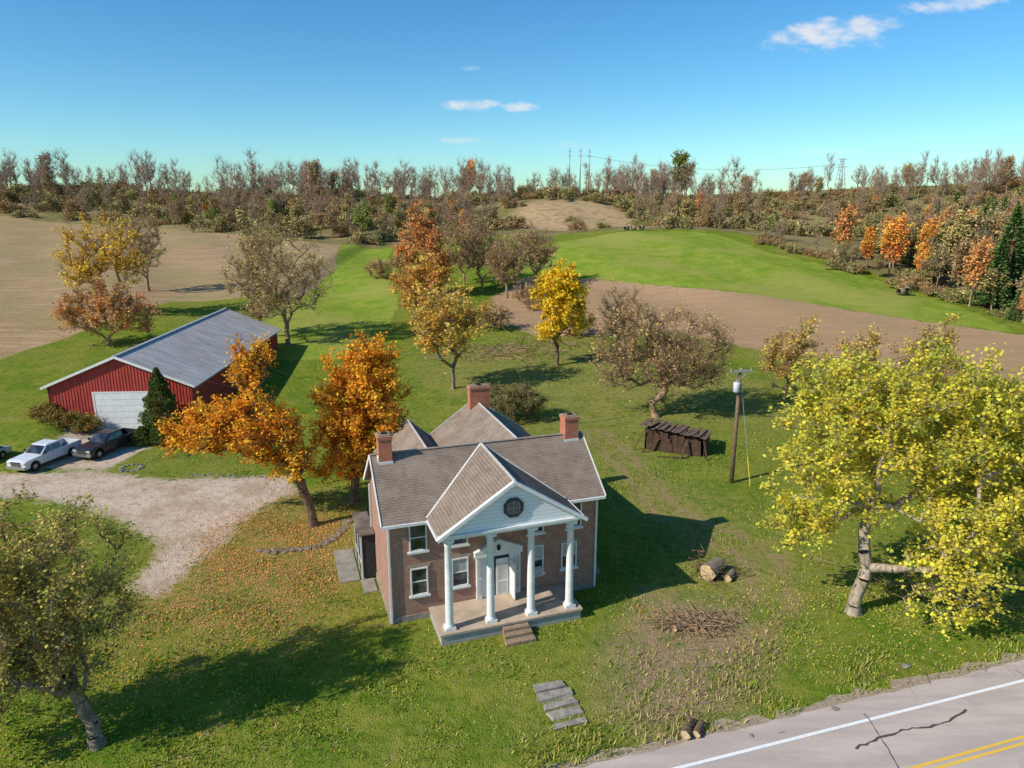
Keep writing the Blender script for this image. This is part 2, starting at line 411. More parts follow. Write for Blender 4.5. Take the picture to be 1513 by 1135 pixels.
boxes('foundation',[(-.04,12.04,-.04,6.24,-.3,.35),(12.04,12.9,1.2,3.2,-.2,.45)],M['stone'],H)
slab('roof_front',[(-.32,-.38,5.93),(12.32,-.38,5.93),(12.32,3.1,8.62),(-.32,3.1,8.62)],.12,M['shingle'],H)
slab('roof_back',[(-.32,3.1,8.62),(12.32,3.1,8.62),(12.32,6.58,5.93),(-.32,6.58,5.93)],.12,M['shingle'],H)
pr=8.6
slab('portico_roof_left',[(2.05,-3.0,6.02),(6,-3.0,pr),(6,3.05,pr),(2.05,-.28,6.02)],.1,M['shingle2'],H)
slab('portico_roof_right',[(6,-3.0,pr),(9.95,-3.0,6.02),(9.95,-.28,6.02),(6,3.05,pr)],.1,M['shingle2'],H)
flash=simple('pale_flashing',(.7,.66,.6),.6,.2,2)
beams('roof_flashing',[((2.05,-.28,6.04),(6,3.02,8.64),.11,.03),((9.95,-.28,6.04),(6,3.02,8.64),.11,.03),((6,-3.0,8.62),(6,3.0,8.64),.12,.04)],flash,H)
beams('ridge_cap',[((-.3,3.1,8.64),(12.3,3.1,8.64),.2,.04)],simple('ridge_shingle',(.36,.3,.24),.9,.3,3),H)
W=M['white']
beams('rake_trim',[((-.34,-.38,5.87),(-.34,3.1,8.56),.05,.2),((-.34,6.58,5.87),(-.34,3.1,8.56),.05,.2),
  ((12.34,-.38,5.87),(12.34,3.1,8.56),.05,.2),((12.34,6.58,5.87),(12.34,3.1,8.56),.05,.2)],W,H)
boxes('gutter',[(-.3,2.0,-.5,-.39,5.78,5.92),(10.0,12.3,-.5,-.39,5.78,5.92),(-.3,12.3,6.59,6.7,5.78,5.92)],W,H)
boxes('soffit_frieze',[(-.02,2.3,-.36,-.015,5.7,5.8),(9.7,12.02,-.36,-.015,5.7,5.8),(-.02,12.02,-.05,-.012,5.8,5.95)],W,H)
boxes('downspout',[(-.02,.08,-.13,-.03,.1,5.75),(11.9,12.0,-.13,-.03,.1,5.75),(-.14,-.04,6.0,6.1,.1,5.75)],W,H)
poly('tympanum',[(2.2,-2.76,6.1),(9.8,-2.76,6.1),(6,-2.76,8.5),(2.2,-2.6,6.1),(9.8,-2.6,6.1),(6,-2.6,8.5)],[(0,1,2),(3,5,4),(0,3,4,1),(1,4,5,2),(2,5,3,0)],M['siding'],H)
beams('raking_cornice',[((2.0,-2.96,5.96),(6,-2.96,8.54),.22,.17),((10.0,-2.96,5.96),(6,-2.96,8.54),.22,.17)],W,H)
beams('eave_trim',[((2.02,-2.84,5.95),(2.02,-.5,5.95),.07,.14),((9.98,-2.84,5.95),(9.98,-.5,5.95),.07,.14)],W,H)
boxes('entablature',[(2.35,9.65,-2.62,-2.12,5.74,6.06),(2.1,9.9,-2.9,-2.63,5.98,6.10),(2.36,2.74,-2.11,-.01,5.74,6.0),(9.26,9.64,-2.11,-.01,5.74,6.0),(2.75,9.25,-2.11,-.01,5.86,5.92)],W,H)
def ngon(name,cx,cz,y,r,n,mat,rot=0,th=.03,r2=None):
    V=[];F=[]
    if r2 is None:
        for yy in (y,y+th):
            for i in range(n):
                a=rot+2*math.pi*i/n;V.append((cx+r*math.cos(a),yy,cz+r*math.sin(a)))
        F=[tuple(range(n)),tuple(range(2*n-1,n-1,-1))]+[(i,(i+1)%n,n+(i+1)%n,n+i) for i in range(n)]
    else:
        for yy in (y,y+th):
            for rr in (r,r2):
                for i in range(n):
                    a=rot+2*math.pi*i/n;V.append((cx+rr*math.cos(a),yy,cz+rr*math.sin(a)))
        for i in range(n):
            j=(i+1)%n;F+=[(i,j,n+j,n+i),(2*n+i,3*n+i,3*n+j,2*n+j),(i,2*n+i,2*n+j,j),(n+i,n+j,3*n+j,3*n+i)]
    return poly(name,V,F,mat,H)
ngon('gable_window_glass',6,7.12,-2.80,.46,8,M['glass'],math.pi/8)
ngon('gable_window_frame',6,7.12,-2.86,.56,8,simple('dark_trim',(.05,.055,.06),.6,.2,3),math.pi/8,.08,.44)
boxes('gable_window_muntins',[(5.98,6.02,-2.83,-2.805,6.7,7.54),(5.58,6.42,-2.831,-2.806,7.1,7.14),(5.68,5.71,-2.832,-2.807,6.8,7.44),(6.29,6.32,-2.832,-2.807,6.8,7.44),(5.62,6.38,-2.833,-2.808,7.38,7.41),(5.62,6.38,-2.833,-2.808,6.83,6.86)],simple('grey_muntin',(.3,.32,.33),.6,.1,3),H)
for i,x in enumerate((2.66,4.88,7.12,9.34)):
    box('column_plinth_%d'%i,(x-.28,x+.28,-2.65,-2.09,.66,.82),W,H)
    lathe('column_%d'%i,[(.26,.82),(.26,.9),(.22,.93),(.21,1.0),(.205,2.2),(.19,3.6),(.17,5.35),(.2,5.4),(.17,5.44),(.165,5.5),(.24,5.58)],W,H,20,(x,-2.37,0))
    box('column_abacus_%d'%i,(x-.27,x+.27,-2.64,-2.10,5.58,5.738),W,H)
boxes('porch_base',[(2.12,9.88,-2.78,-.05,-.2,.54)],brick('porch_block',(.44,.42,.38),(.38,.36,.32),(.28,.26,.22),.4,.2),H)
box('porch_floor',(2.05,9.95,-2.86,-.045,.543,.66),simple('porch_concrete',(.55,.42,.31),.9,.25,1.2,.2),H)
boxes('front_steps',[(5.35,6.75,-3.2,-2.87,-.1,.5),(5.3,6.8,-3.55,-3.2,-.1,.34),(5.25,6.85,-3.95,-3.55,-.1,.17)],M['brownstone'],H)
LINT=simple('lintel',(.42,.33,.26),.9,.3,3)
def window(x,z0,z1,w=.95,face='f',blind=0,nm='window'):
    def P(b):
        if face=='f': return (b[0],b[1],-b[3],-b[2],b[4],b[5])
        if face=='l': return (-b[3],-b[2],b[0],b[1],b[4],b[5])
        if face=='r': return (12+b[2],12+b[3],b[0],b[1],b[4],b[5])
    h=w/2
    box(nm+'_glass',P((x-h+.05,x+h-.05,.004,.02,z0+.05,z1-.05)),M['glass'],H)
    zm=(z0+z1)/2
    boxes(nm+'_frame',[P(b) for b in [(x-h,x-h+.07,.005,.09,z0,z1),(x+h-.07,x+h,.005,.09,z0,z1),(x-h+.07,x+h-.07,.005,.09,z1-.07,z1),(x-h+.07,x+h-.07,.005,.09,z0,z0+.07),(x-h+.07,x+h-.07,.021,.06,zm-.025,zm+.025)]],W,H)
    boxes(nm+'_sill',[P((x-h-.1,x+h+.1,.003,.14,z0-.12,z0-.002))],W,H)
    boxes(nm+'_lintel',[P((x-h-.15,x+h+.15,.003,.03,z1+.002,z1+.2))],LINT,H)
    if blind: box(nm+'_blind',P((x-h+.071,x+h-.071,.021,.025,zm+.026 if blind==1 else z0+.08,z1-.071)),M['curtain'],H)
window(1.6,4.1,5.65,nm='window_a');window(1.6,1.5,3.1,nm='window_b')
window(3.85,4.1,5.65,nm='window_c');window(3.85,1.6,3.3,nm='window_d',blind=1)
window(8.25,4.1,5.65,nm='window_e');window(8.25,1.6,3.3,nm='window_f',blind=1)
window(10.55,4.1,5.65,nm='window_g');window(10.3,1.6,3.2,nm='window_h',blind=1)
for yy in (1.5,4.6):
    window(yy,4.1,5.5,.85,'r',0,'side_window_%d'%int(yy))
    window(yy,1.4,2.9,.85,'r',0,'side_window_low_%d'%int(yy))
boxes('window_air_conditioner',[(7.95,8.55,-.5,-.1,1.63,2.03)],M['white'],H)
boxes('air_conditioner_grille',[(8.0,8.5,-.51,-.501,1.68+i*.06,1.70+i*.06) for i in range(6)],M['black'],H)
boxes('door_surround',[(4.75,5.05,-.2,-.01,.665,3.2),(7.0,7.3,-.2,-.01,.665,3.2),(4.65,7.4,-.28,-.01,3.2,3.5),(5.052,5.35,-.1,-.012,.665,3.2),(6.67,6.998,-.1,-.012,.665,3.2)],W,H)
poly('door_pediment',[(4.6,-.3,3.51),(7.45,-.3,3.51),(6.02,-.3,4.15),(4.6,-.01,3.51),(7.45,-.01,3.51),(6.02,-.01,4.15)],[(0,1,2),(3,5,4),(0,3,4,1),(1,4,5,2),(2,5,3,0)],W,H)
box('door_opening',(5.352,6.668,-.05,-.012,.665,3.195),M['screen'],H)
boxes('front_door',[(5.9,6.62,-.1,-.055,.68,2.9)],W,H)
boxes('front_door_panels',[(5.98,6.22,-.115,-.101,.8,1.5),(6.3,6.54,-.115,-.101,.8,1.5),(5.98,6.22,-.115,-.101,1.65,2.6),(6.3,6.54,-.115,-.101,1.65,2.6)],simple('door_panel',(.5,.5,.49),.5,.1,3),H)
boxes('door_sidelight',[(5.42,5.84,-.07,-.055,.8,2.9)],M['glass'],H)
boxes('surround_panels',[(4.82,4.98,-.215,-.201,1.0,1.9),(4.82,4.98,-.215,-.201,2.05,3.0),(7.07,7.23,-.215,-.201,1.0,1.9),(7.07,7.23,-.215,-.201,2.05,3.0)],simple('panel_shade',(.55,.55,.54),.5,.1,3),H)
boxes('storm_door',[(6.69,6.74,-.95,-.11,.7,2.85)],W,H)
lathe('door_ornament',[(.03,0),(.09,.05),(.11,.25),(.06,.32),(.02,.36)],M['black'],H,8,(5.98,-.36,3.55))  # simple turned shape standing in for the carved lion-like ornament, not a lamp
def chimney(nm,x0,x1,y0,y1,z0,z1):
    box(nm,(x0,x1,y0,y1,z0,z1-.28),M['brickred'],H)
    box(nm+'_corbel',(x0-.05,x1+.05,y0-.05,y1+.05,z1-.28,z1-.1),M['brickred'],H)
    boxes(nm+'_cap',[(x0+.04,x1-.04,y0+.04,y1-.04,z1-.1,z1-.04)],M['brownstone'],H)
    boxes(nm+'_flue',[((x0+x1)/2-.14,(x0+x1)/2+.14,(y0+y1)/2-.14,(y0+y1)/2+.14,z1-.04,z1+.03)],M['black'],H)
chimney('chimney_a',.12,.84,2.6,3.4,7.7,9.85);chimney('chimney_b',11.1,11.95,2.7,3.5,7.7,9.85);chimney('chimney_c',7.95,9.4,12.4,13.1,6.5,9.55)
boxes('chimney_flashing',[(.09,.87,2.54,2.59,7.9,8.32),(.05,.115,2.6,3.3,8.3,8.6),(11.07,11.98,2.64,2.69,8.0,8.4)],W,H)
gablewall('ell_walls',5.2,12-.01,6.21,13.2,5.6,8.0,M['brick'],H,'y')
rz=8.25;es=.7
for s,nm in ((-1,'left'),(1,'right')):
    xe=8.6+s*3.75;q=[(xe,6.3,rz-3.75*es),(xe,13.5,rz-3.75*es),(8.6,13.5,rz),(8.6,3.9,rz)]
    if s>0:q=[q[3],q[2],q[1],q[0]]
    slab('ell_roof_'+nm,q,.1,M['shingle2'],H)
beams('ell_trim',[((4.85,13.52,5.6),(8.6,13.52,8.24),.06,.2),((12.35,13.52,5.6),(8.6,13.52,8.24),.06,.2),((8.6,3.9,8.27),(8.6,13.5,8.27),.12,.04)],flash,H)
gablewall('rear_wing_walls',1.6,6.0,6.21,14.0,4.6,6.7,M['siding'],H,'y')
slab('rear_wing_roof_left',[(1.3,6.4,4.75),(1.3,14.3,4.75),(3.8,14.3,6.95),(3.8,6.4,6.95)][::-1],.1,M['shingle2'],H)
slab('rear_wing_roof_right',[(3.8,6.4,6.95),(3.8,14.3,6.95),(6.3,14.3,4.75),(6.3,6.4,4.75)][::-1],.1,M['shingle2'],H)
beams('rear_wing_trim',[((1.3,14.32,4.7),(3.8,14.32,6.93),.06,.18),((6.3,14.32,4.7),(3.8,14.32,6.93),.06,.18),((3.8,6.4,6.97),(3.8,14.3,6.97),.12,.04)],flash,H)
boxes('side_porch_frame',[(-.9,-.8,5.2,5.3,0,2.9),(-.9,-.8,6.6,6.7,0,2.9),(-.9,-.8,8.2,8.3,0,2.9),(-.88,-.82,5.3,8.2,.9,.98),(-.88,-.82,5.3,8.2,2.8,2.9)],W,H)
boxes('side_porch_roof',[(-1.0,-.05,5.1,8.4,2.905,2.99)],M['shingle'],H)
boxes('side_porch_screen',[(-.86,-.84,5.31,6.59,.15,2.79),(-.86,-.84,6.71,8.19,.15,2.79),(-.79,-.05,5.24,5.27,.1,2.88)],M['screen'],H)
boxes('side_walk',[(-2.2,-1.0,5.2,9.4,-.1,.06),(-.98,-.2,3.6,5.15,-.1,.06)],M['concrete'],H)

# ------------------------------------------------------------------ barn
B=empty('red_barn',(-38.75,68,0),math.radians(3.2))
gablewall('barn_walls',-6.9,6.9,0,32,4.55,7.35,M['red'],B,'y')
slab('barn_roof_left',[(-7.35,-.4,4.47),(0,-.4,7.52),(0,32.4,7.52),(-7.35,32.4,4.47)],.08,M['tin'],B)
slab('barn_roof_right',[(0,-.4,7.52),(7.35,-.4,4.47),(7.35,32.4,4.47),(0,32.4,7.52)],.08,M['tin'],B)
rb=[]
for i in range(36):
    y=-.3+i*.92
    rb+=[((0,y,7.54),(7.35,y,4.49),.05,.02),((0,y,7.54),(-7.35,y,4.49),.05,.02)]
beams('barn_roof_ribs',rb,M['tin'],B)
beams('barn_ridge_cap',[((0,-.4,7.55),(0,32.4,7.55),.4,.05)],M['greymetal'],B)
beams('barn_trim',[((-7.37,-.43,4.4),(0,-.43,7.45),.06,.24),((7.37,-.43,4.4),(0,-.43,7.45),.06,.24)],W,B)
boxes('barn_eave_trim',[(-7.42,-7.36,-.4,32.4,4.28,4.46),(7.36,7.42,-.4,32.4,4.28,4.46)],W,B)
bt=[]
for i in range(47):
    x=-6.9+i*.3
    if abs(x)>2.75: bt.append((x-.025,x+.025,-.04,-.002,0,4.55+(6.9-abs(x))*.4))
    else: bt.append((x-.025,x+.025,-.04,-.002,3.9,4.55+(6.9-abs(x))*.4))
for i in range(107):
    y=.1+i*.3;bt.append((6.902,6.93,y-.02,y+.02,0,4.5));bt.append((-6.93,-6.902,y-.02,y+.02,0,4.5))
boxes('barn_battens',bt,M['red'],B)
boxes('barn_corner_trim',[(-6.96,-6.8,-.06,-.041,0,4.5),(6.8,6.96,-.06,-.041,0,4.5)],simple('dark_red_trim',(.2,.03,.03),.6,.2,3),B)
boxes('barn_door',[(-2.6,2.5,-.05,-.004,0,3.78)],W,B)
boxes('barn_door_ribs',[(-2.6,2.5,-.06,-.051,.62*i+.6,.62*i+.62) for i in range(5)],M['curtain'],B)
boxes('barn_door_frame',[(-2.75,-2.6,-.08,-.004,0,3.9),(2.5,2.65,-.08,-.004,0,3.9),(-2.6,2.5,-.08,-.004,3.78,3.9)],W,B)
boxes('barn_side_door',[(6.931,6.96,20,24,0,3.4)],M['wood'],B)
boxes('barn_apron',[(-3.2,3.0,-3,-.1,-.05,.05)],M['concrete'],B)
# ------------------------------------------------------------------ shed
S=empty('wooden_shed',(15.2,62.4,0),math.radians(-24))
V=[(-2.2,-1.5,0),(2.4,-1.5,0),(2.7,1.6,0),(-2.0,1.6,0),(-2.5,-1.3,2.25),(2.2,-1.6,1.6),(2.5,1.5,1.15),(-2.3,1.6,1.8)]
poly('shed_core',V,BF,simple('dark_wood',(.045,.03,.022),.95,.4,3,.4),S)
bl=[]
for i in range(24):
    x=-2.4+i*.205;h=2.1-.5*i/24+RNG.normal()*.07
    if i in (10,11,17): h=.7+RNG.random()*.6
    yo=RNG.normal()*.015;b=bv(x,x+.195,-1.64+yo,-1.6+yo,0,max(.6,h));k_=RNG.normal()*.03
    bl.append([(p[0]+(k_-.1)*(p[2]>.1),p[1],p[2]) for p in b])
for i in range(15):
    y=-1.5+i*.21;bl.append((2.73,2.77+RNG.random()*.02,y,y+.19,0,1.55-.35*i/15+RNG.normal()*.08));bl.append((-2.6,-2.55,y,y+.19,0,1.9+RNG.normal()*.08))
boxes('shed_boards',bl,M['wood'],S)
rl=[]
for i in range(21):
    x=-2.9+i*.285;z=2.5-.62*i/21
    a=RNG.normal()*.05
    rl.append(((x,-2.0-RNG.random()*.25,z-.02+a),(x+RNG.normal()*.15,2.1+RNG.random()*.3,z-.6+a),.29,.04))
beams('shed_roof_boards',rl,simple('old_roof_board',(.24,.15,.11),.95,.5,3,.4),S)
beams('shed_leaning_boards',[((3.2,-2.4,0),(2.7,-1.6,1.6),.15,.04),((-3.4,-2.2,0),(-2.6,-1.9,1.9),.15,.04),((1,-2.9,0),(1.3,-1.9,1.5),.2,.04),((-1,-3.2,0.05),(1.5,-2.6,.1),.2,.05),((-2.6,-2.6,0),(-1.2,-1.7,1.2),.2,.04)],M['wood'],S)

# ------------------------------------------------------------------ trees
def unit(v): return v/(np.linalg.norm(v,axis=-1,keepdims=True)+1e-9)
def tree_mesh(name,seed,blobs,fork,n=260,tw=8,lv=7,ls=.16,tl=.9,tr=.35,pal=(((.2,.3,.05),1),),bk='g',lp=.9,droop=0,twr=.012,spread=.12,gap=.0,sides=6,shell=.45,leafm=None,pe=2.05,tk=3,up=.25):
    g=np.random.default_rng(seed)
    wts=np.array([b[6] if len(b)>6 else b[3]*b[4]*b[5] for b in blobs],float);wts/=wts.sum()
    pts=[];ph=g.random(6)*6.28
    while len(pts)<n:
        b=blobs[g.choice(len(blobs),p=wts)]
        d=unit(g.normal(size=3));r=g.random()**shell*(.88+.2*g.random())
        q=np.array(b[:3])+d*r*np.array(b[3:6])
        if q[2]<.4: continue
        f=math.sin(q[0]*1.3+ph[0])+math.sin(q[1]*1.4+ph[1])+math.sin(q[2]*1.7+ph[2])
        if f<-3+gap*3: continue
        pts.append(q)
    pts=np.array(pts)
    fk=np.array(fork,float)
    nt_=max(4,int(fk[2]/.5)+1)
    tpts=np.array([fk*np.array([t**1.5,t**1.5,t]) for t in np.linspace(0,1,nt_)])
    tpts[1:-1,:2]+=g.normal(size=(nt_-2,2))*.04
    par=[-1]+list(range(nt_-1))
    order=np.argsort(np.linalg.norm(pts-fk,axis=1))
    A=np.zeros((len(tpts)+len(pts),3));A[:nt_]=tpts;PL=np.zeros(len(A));cnt=nt_
    st=nt_-1
    for i in order:
        p=pts[i];d=np.linalg.norm(A[st:cnt]-p,axis=1)
        c=d**1.3+.28*PL[st:cnt]+ .6*np.maximum(0,A[st:cnt,2]-p[2]-.3)
        j=int(np.argmin(c))+st
        A[cnt]=p;par.append(j);PL[cnt]=PL[j]+np.linalg.norm(A[j]-p);cnt+=1
    par=np.array(par);N=cnt
    w=np.zeros(N)
    ch=np.bincount(par[1:],minlength=N)
    w[ch==0]=1
    for i in range(N-1,0,-1): w[par[i]]+=w[i]
    w=np.maximum(w,1)
    R=(w/w[0])**(1/pe)*tr
    R=np.maximum(R,twr*1.3)
    P0=[];P1=[];R0=[];R1=[]
    for i in range(1,N):
        a=A[par[i]];b=A[i];L=np.linalg.norm(b-a)
        ra=R[par[i]] if i<nt_ else min(R[par[i]],R[i]*1.35);rb=R[i]
        if i==1: ra=ra*1.45
        k=1 if i<nt_ else (3 if L>1.6 else 2)
        prev=a;pr_=ra
        for s in range(1,k+1):
            t=s/k;q=a+(b-a)*t
            if s<k:
                q=q+g.normal(size=3)*L*.07;q[2]+=L*.05
            rr=ra+(rb-ra)*t
            P0.append(prev);P1.append(q);R0.append(pr_);R1.append(rr);prev=q;pr_=rr
    P0=np.array(P0);P1=np.array(P1);R0=np.array(R0);R1=np.array(R1)
    Vs=[];Fs=[];Ms=[];Cs=[];off=0
    def add(V,F,m,c):
        nonlocal off
        Vs.append(V);Fs.append(F+off);Ms.append(np.full(len(F),m));Cs.append(c);off+=len(V)
    big=R1>.05
    for sel,k in ((big,sides),(~big,3)):
        if sel.any():
            V,F=tubes(P0[sel],P1[sel],R0[sel],R1[sel],k);add(V,F,0,np.ones((len(V),4)))
    cand=np.arange(nt_,N)
    src=np.repeat(cand,tw)
    S=A[src]+0
    pa=A[par[src]];tt=g.random(len(src))[:,None]*.6
    S=S+(pa-S)*tt
    out=unit(S-np.array([fk[0],fk[1],fk[2]-1]))
    Dd=unit(out*.8+g.normal(size=S.shape)*.75+np.array([0,0,up-droop]))
    L=tl*(.4+.9*g.random(len(S)))
    E=S+Dd*L[:,None]
    if tk==3:
        V,F=tubes(S,E,np.full(len(S),twr),np.full(len(S),twr*.4),3);add(V,F,0,np.ones((len(V),4)))
    else:
        sd=unit(np.cross(Dd,g.normal(size=S.shape)))*twr
        V=np.stack([S-sd,S+sd,E+sd*.4,E-sd*.4],1).reshape(-1,3);add(V,np.arange(len(S)*4).reshape(-1,4),0,np.ones((len(V),4)))
    if lv>0:
        nodep=g.random(N)<lp
        ti=np.nonzero(nodep[src])[0]
        ti=np.repeat(ti,lv);ti=ti[g.random(len(ti))<.9]
        m=len(ti)
        c=S[ti]+Dd[ti]*(L[ti]*(.25+.85*g.random(m)))[:,None]+g.normal(size=(m,3))*spread
        c[:,2]-=droop*g.random(m)*.3
        u=unit(g.normal(size=(m,3))*np.array([1,1,.6]));v=unit(np.cross(u,unit(g.normal(size=(m,3))*.7+np.array([0,0,1.]))))
        s=ls*(.6+.7*g.random(m))[:,None]
        V=np.stack([c-u*s*.5,c+v*s*.38-u*s*.05,c+u*s*.5,c-v*s*.38-u*s*.05],1).reshape(-1,3)
        F=np.arange(m*4).reshape(-1,4)
        cols=np.array([p[0] for p in pal]);pw=np.array([p[1] for p in pal],float);pw/=pw.sum()
        nc=g.choice(len(pal),p=pw,size=N);lc=g.choice(len(pal),p=pw,size=m)
        mixn=np.where(g.random(m)<.55,nc[src[ti]],lc)
        nb=(.75+.5*g.random(N))[src[ti]]*(.8+.4*g.random(m))
        cc=np.concatenate([np.minimum(cols[mixn]*nb[:,None],.95),np.ones((m,1))],1)
        add(V,F,1,np.repeat(cc,4,axis=0))
    return quadmesh(name,np.concatenate(Vs),np.concatenate(Fs),np.concatenate(Ms),np.concatenate(Cs),(BK[bk],leafm or LEAF))
def tree(name,x,y,rot=0,**k):
    me=tree_mesh(name,**k);o=D.objects.new(name,me);o.location=(x,y,T(x,y)-.05);o.rotation_euler=(0,0,rot);return link(o)
ORA=(((.94,.44,.04),4),((.9,.33,.03),2),((.94,.58,.06),2),((.72,.26,.04),1))
YEL=(((.80,.68,.08),4),((.66,.60,.08),3),((.86,.66,.07),2),((.42,.45,.07),2))
OLV=(((.52,.46,.12),4),((.36,.34,.09),3),((.68,.52,.13),2),((.48,.28,.09),1))
GOLD=(((.94,.64,.04),4),((.88,.52,.04),2),((.8,.64,.08),1))
YO=(((.88,.56,.09),3),((.82,.44,.08),2),((.68,.52,.15),2))
RO=(((.85,.38,.12),3),((.76,.27,.08),2),((.72,.46,.16),2))
BR=(((.58,.37,.16),3),((.48,.30,.13),3),((.62,.47,.17),1))
YG=(((.62,.50,.17),3),((.54,.41,.15),3),((.50,.42,.13),1))
tree('maple_tree',-14,46,seed=11,blobs=[(-3.2,0,7.0,3.2,2.8,2.0),(-6.3,.2,7.2,3.0,2.6,1.8),(-1.0,-.5,4.9,1.9,1.8,1.8),(-3.6,.6,11.0,1.6,1.5,2.6,5),(-8.6,0,6.2,1.4,1.6,1.2)],fork=(-.2,0,1.8),n=360,tw=9,lv=8,ls=.21,tl=.8,tr=.33,pal=ORA,lp=.86,bk='b')
tree('maple_tree',-12.0,50,seed=12,blobs=[(.9,0,7.2,3.5,3.1,4.2),(1.4,0,10.4,2.4,2.2,2.6),(-.6,-1,4.5,2.5,2.2,2.4)],fork=(.3,0,2.2),n=380,tw=10,lv=9,ls=.22,tl=.8,tr=.33,pal=ORA,lp=.97,bk='b')
tree('poplar_tree',18.9,35,seed=13,blobs=[(-1.6,1,8.4,3.7,3.4,4.2),(3.5,1,11,4.6,3.8,3.7),(8.5,.5,9.5,4.4,3.6,4),(3.4,-2,3.8,2.7,2.4,3.2),(-.5,2.5,11.7,3.2,3,2.6),(-3.4,.3,5.6,1.8,1.8,2.4),(9.5,1.5,5,4,3,3.4),(5,-.5,6.8,3.5,3,3)],fork=(.4,0,2.8),n=850,tw=9,lv=10,ls=.21,tl=.9,tr=.34,pal=YEL,lp=.98,bk='p',gap=.10)
tree('willow_tree',-17.35,25.1,seed=14,blobs=[(-2.0,.3,8,3.7,3.4,2.8),(-4.5,-.6,6,3.2,3,3),(-.4,.6,5.4,2.3,2.4,2.4),(-2.2,0,4.2,3,2.6,1.9),(-5,-.5,3.2,2.6,2.2,2.0)],fork=(-.7,.2,2.6),n=480,tw=9,lv=11,ls=.14,tl=.8,tr=.27,pal=OLV,lp=.95,bk='g',gap=.2,droop=.25)
tree('golden_maple_tree',6,92,seed=15,blobs=[(0,0,8.2,3.8,3.8,4.3),(.5,0,11,2.6,2.6,2.4),(-1,0,4.5,2.5,2.4,1.6),(2,0,6,2.4,2,2)],fork=(0,0,2.6),n=240,tw=9,lv=8,ls=.36,tl=.9,tr=.25,pal=GOLD,lp=.95,bk='b',gap=.2)
tree('maple_tree',-7,82,seed=16,blobs=[(-.8,0,8,4.4,4,4.4),(-3.2,0,6,2.4,2.4,2),(2,0,9,2.4,2,2)],fork=(0,0,2.6),n=240,tw=9,lv=5,ls=.3,tl=1.1,tr=.25,pal=YO,lp=.8,bk='g',gap=.25,twr=.018)
tree('maple_tree',-16.5,138,seed=17,blobs=[(-1,0,9,5,4.5,7),(-.5,0,15,2.6,2.6,3.5),(2,0,6,4,4,4)],fork=(0,0,2.6),n=240,tw=8,lv=5,ls=.5,tl=1.5,tr=.35,pal=RO,lp=.8,bk='l',gap=.2,twr=.03)
tree('maple_tree',-15,116,seed=18,blobs=[(0,0,6,4.6,4,4),(2,0,8.5,2.5,2.5,3)],fork=(0,0,2.),n=200,tw=8,lv=6,ls=.4,tl=1.2,tr=.28,pal=RO[:1]+YO,lp=.85,bk='l',gap=.2,twr=.025)
for i,(x,y,h,s) in enumerate([(-6,144,1,21),(-1,138,.8,22),(5,150,.9,23),(-10,150,1.05,24)]):
    tree('bare_tree',x,y,seed=s,blobs=[(0,0,8*h,5*h,4.5*h,5.5*h)],fork=(0,0,2.),n=130,tw=12,lv=2,ls=.45,tl=1.8,tr=.26,pal=BR,lp=.4,bk='l',gap=.15,twr=.035)
tree('apple_tree',15.2,72,seed=25,blobs=[(0,0,7.2,7,5,4.2),(-3,0,9.3,3,3,2.4),(3,0,5,4.8,3,2.5),(-4,0,4.5,2.5,3,2),(5.5,0,8,2,2,2)],fork=(-.6,0,1.4),n=380,tw=14,lv=2,ls=.25,tl=1.5,tr=.36,pal=BR+YO[2:],lp=.75,bk='l',gap=.25,twr=.018)
tree('locust_tree',-33,103,seed=26,blobs=[(1,0,10,6,5,6.5),(-2,0,14,4,4,4),(-3,0,7,4,4,4)],fork=(0,0,2.6),n=230,tw=11,lv=2,ls=.33,tl=1.7,tr=.34,pal=YG,lp=.65,bk='l',gap=.25,twr=.024)
tree('locust_tree',-38.5,107,seed=27,blobs=[(0,0,9,4.5,4.5,6.0),(1,0,14,3,3,3)],fork=(0,0,2.4),n=170,tw=11,lv=3,ls=.35,tl=1.5,tr=.3,pal=YG,lp=.6,bk='l',gap=.25,twr=.024)
tree('ash_tree',-65,115,seed=28,blobs=[(0,0,12,6,5,6),(-4,0,8,4.5,4,4),(4,0,9,4,4,4)],fork=(0,0,2.6),n=240,tw=9,lv=4,ls=.42,tl=1.5,tr=.36,pal=GOLD[:2]+YO,lp=.65,bk='l',gap=.25,twr=.026)
tree('ash_tree',-71,139,seed=29,blobs=[(0,0,9,4,4,6)],fork=(0,0,2.6),n=140,tw=12,lv=1,ls=.4,tl=1.5,tr=.3,pal=BR,lp=.4,bk='l',gap=.25,twr=.03)
tree('sumac_tree',-56,97,seed=30,blobs=[(0,0,5.2,5.5,4,3.8),(-4,0,4.5,3,3,3),(4.5,0,4.,2.5,3,2.5)],fork=(0,0,1.),n=230,tw=9,lv=6,ls=.32,tl=1.1,tr=.22,pal=RO+BR,lp=.9,bk='l',gap=.1,twr=.02)
tree('bare_bush',0,71,seed=31,blobs=[(0,0,2,3.6,2.6,1.9)],fork=(0,0,.5),n=150,tw=12,lv=5,ls=.18,tl=.8,tr=.12,pal=(((.3,.24,.11),1),((.2,.19,.065),1)),lp=.9,bk='b')
for x,y,s,sc in ((31,78,33,.85),(37.5,76,34,.75),(45,75,35,.9)):
    tree('poplar_tree',x,y,seed=s,blobs=[(0,0,5.5*sc,3.8*sc,3,4.2*sc),(1.5,0,9*sc,1.6*sc,2,2.4*sc)],fork=(0,0,1.4),n=120,tw=11,lv=4,ls=.28,tl=1.2,tr=.2,pal=YO+YG,lp=.7,bk='l',gap=.25,twr=.018)
tree('bare_tree',15,97,seed=37,blobs=[(0,0,5.5,3,3,4.5)],fork=(0,0,1.6),n=110,tw=12,lv=1,ls=.3,tl=1.4,tr=.2,pal=BR,lp=.5,bk='l',gap=.2,twr=.022)
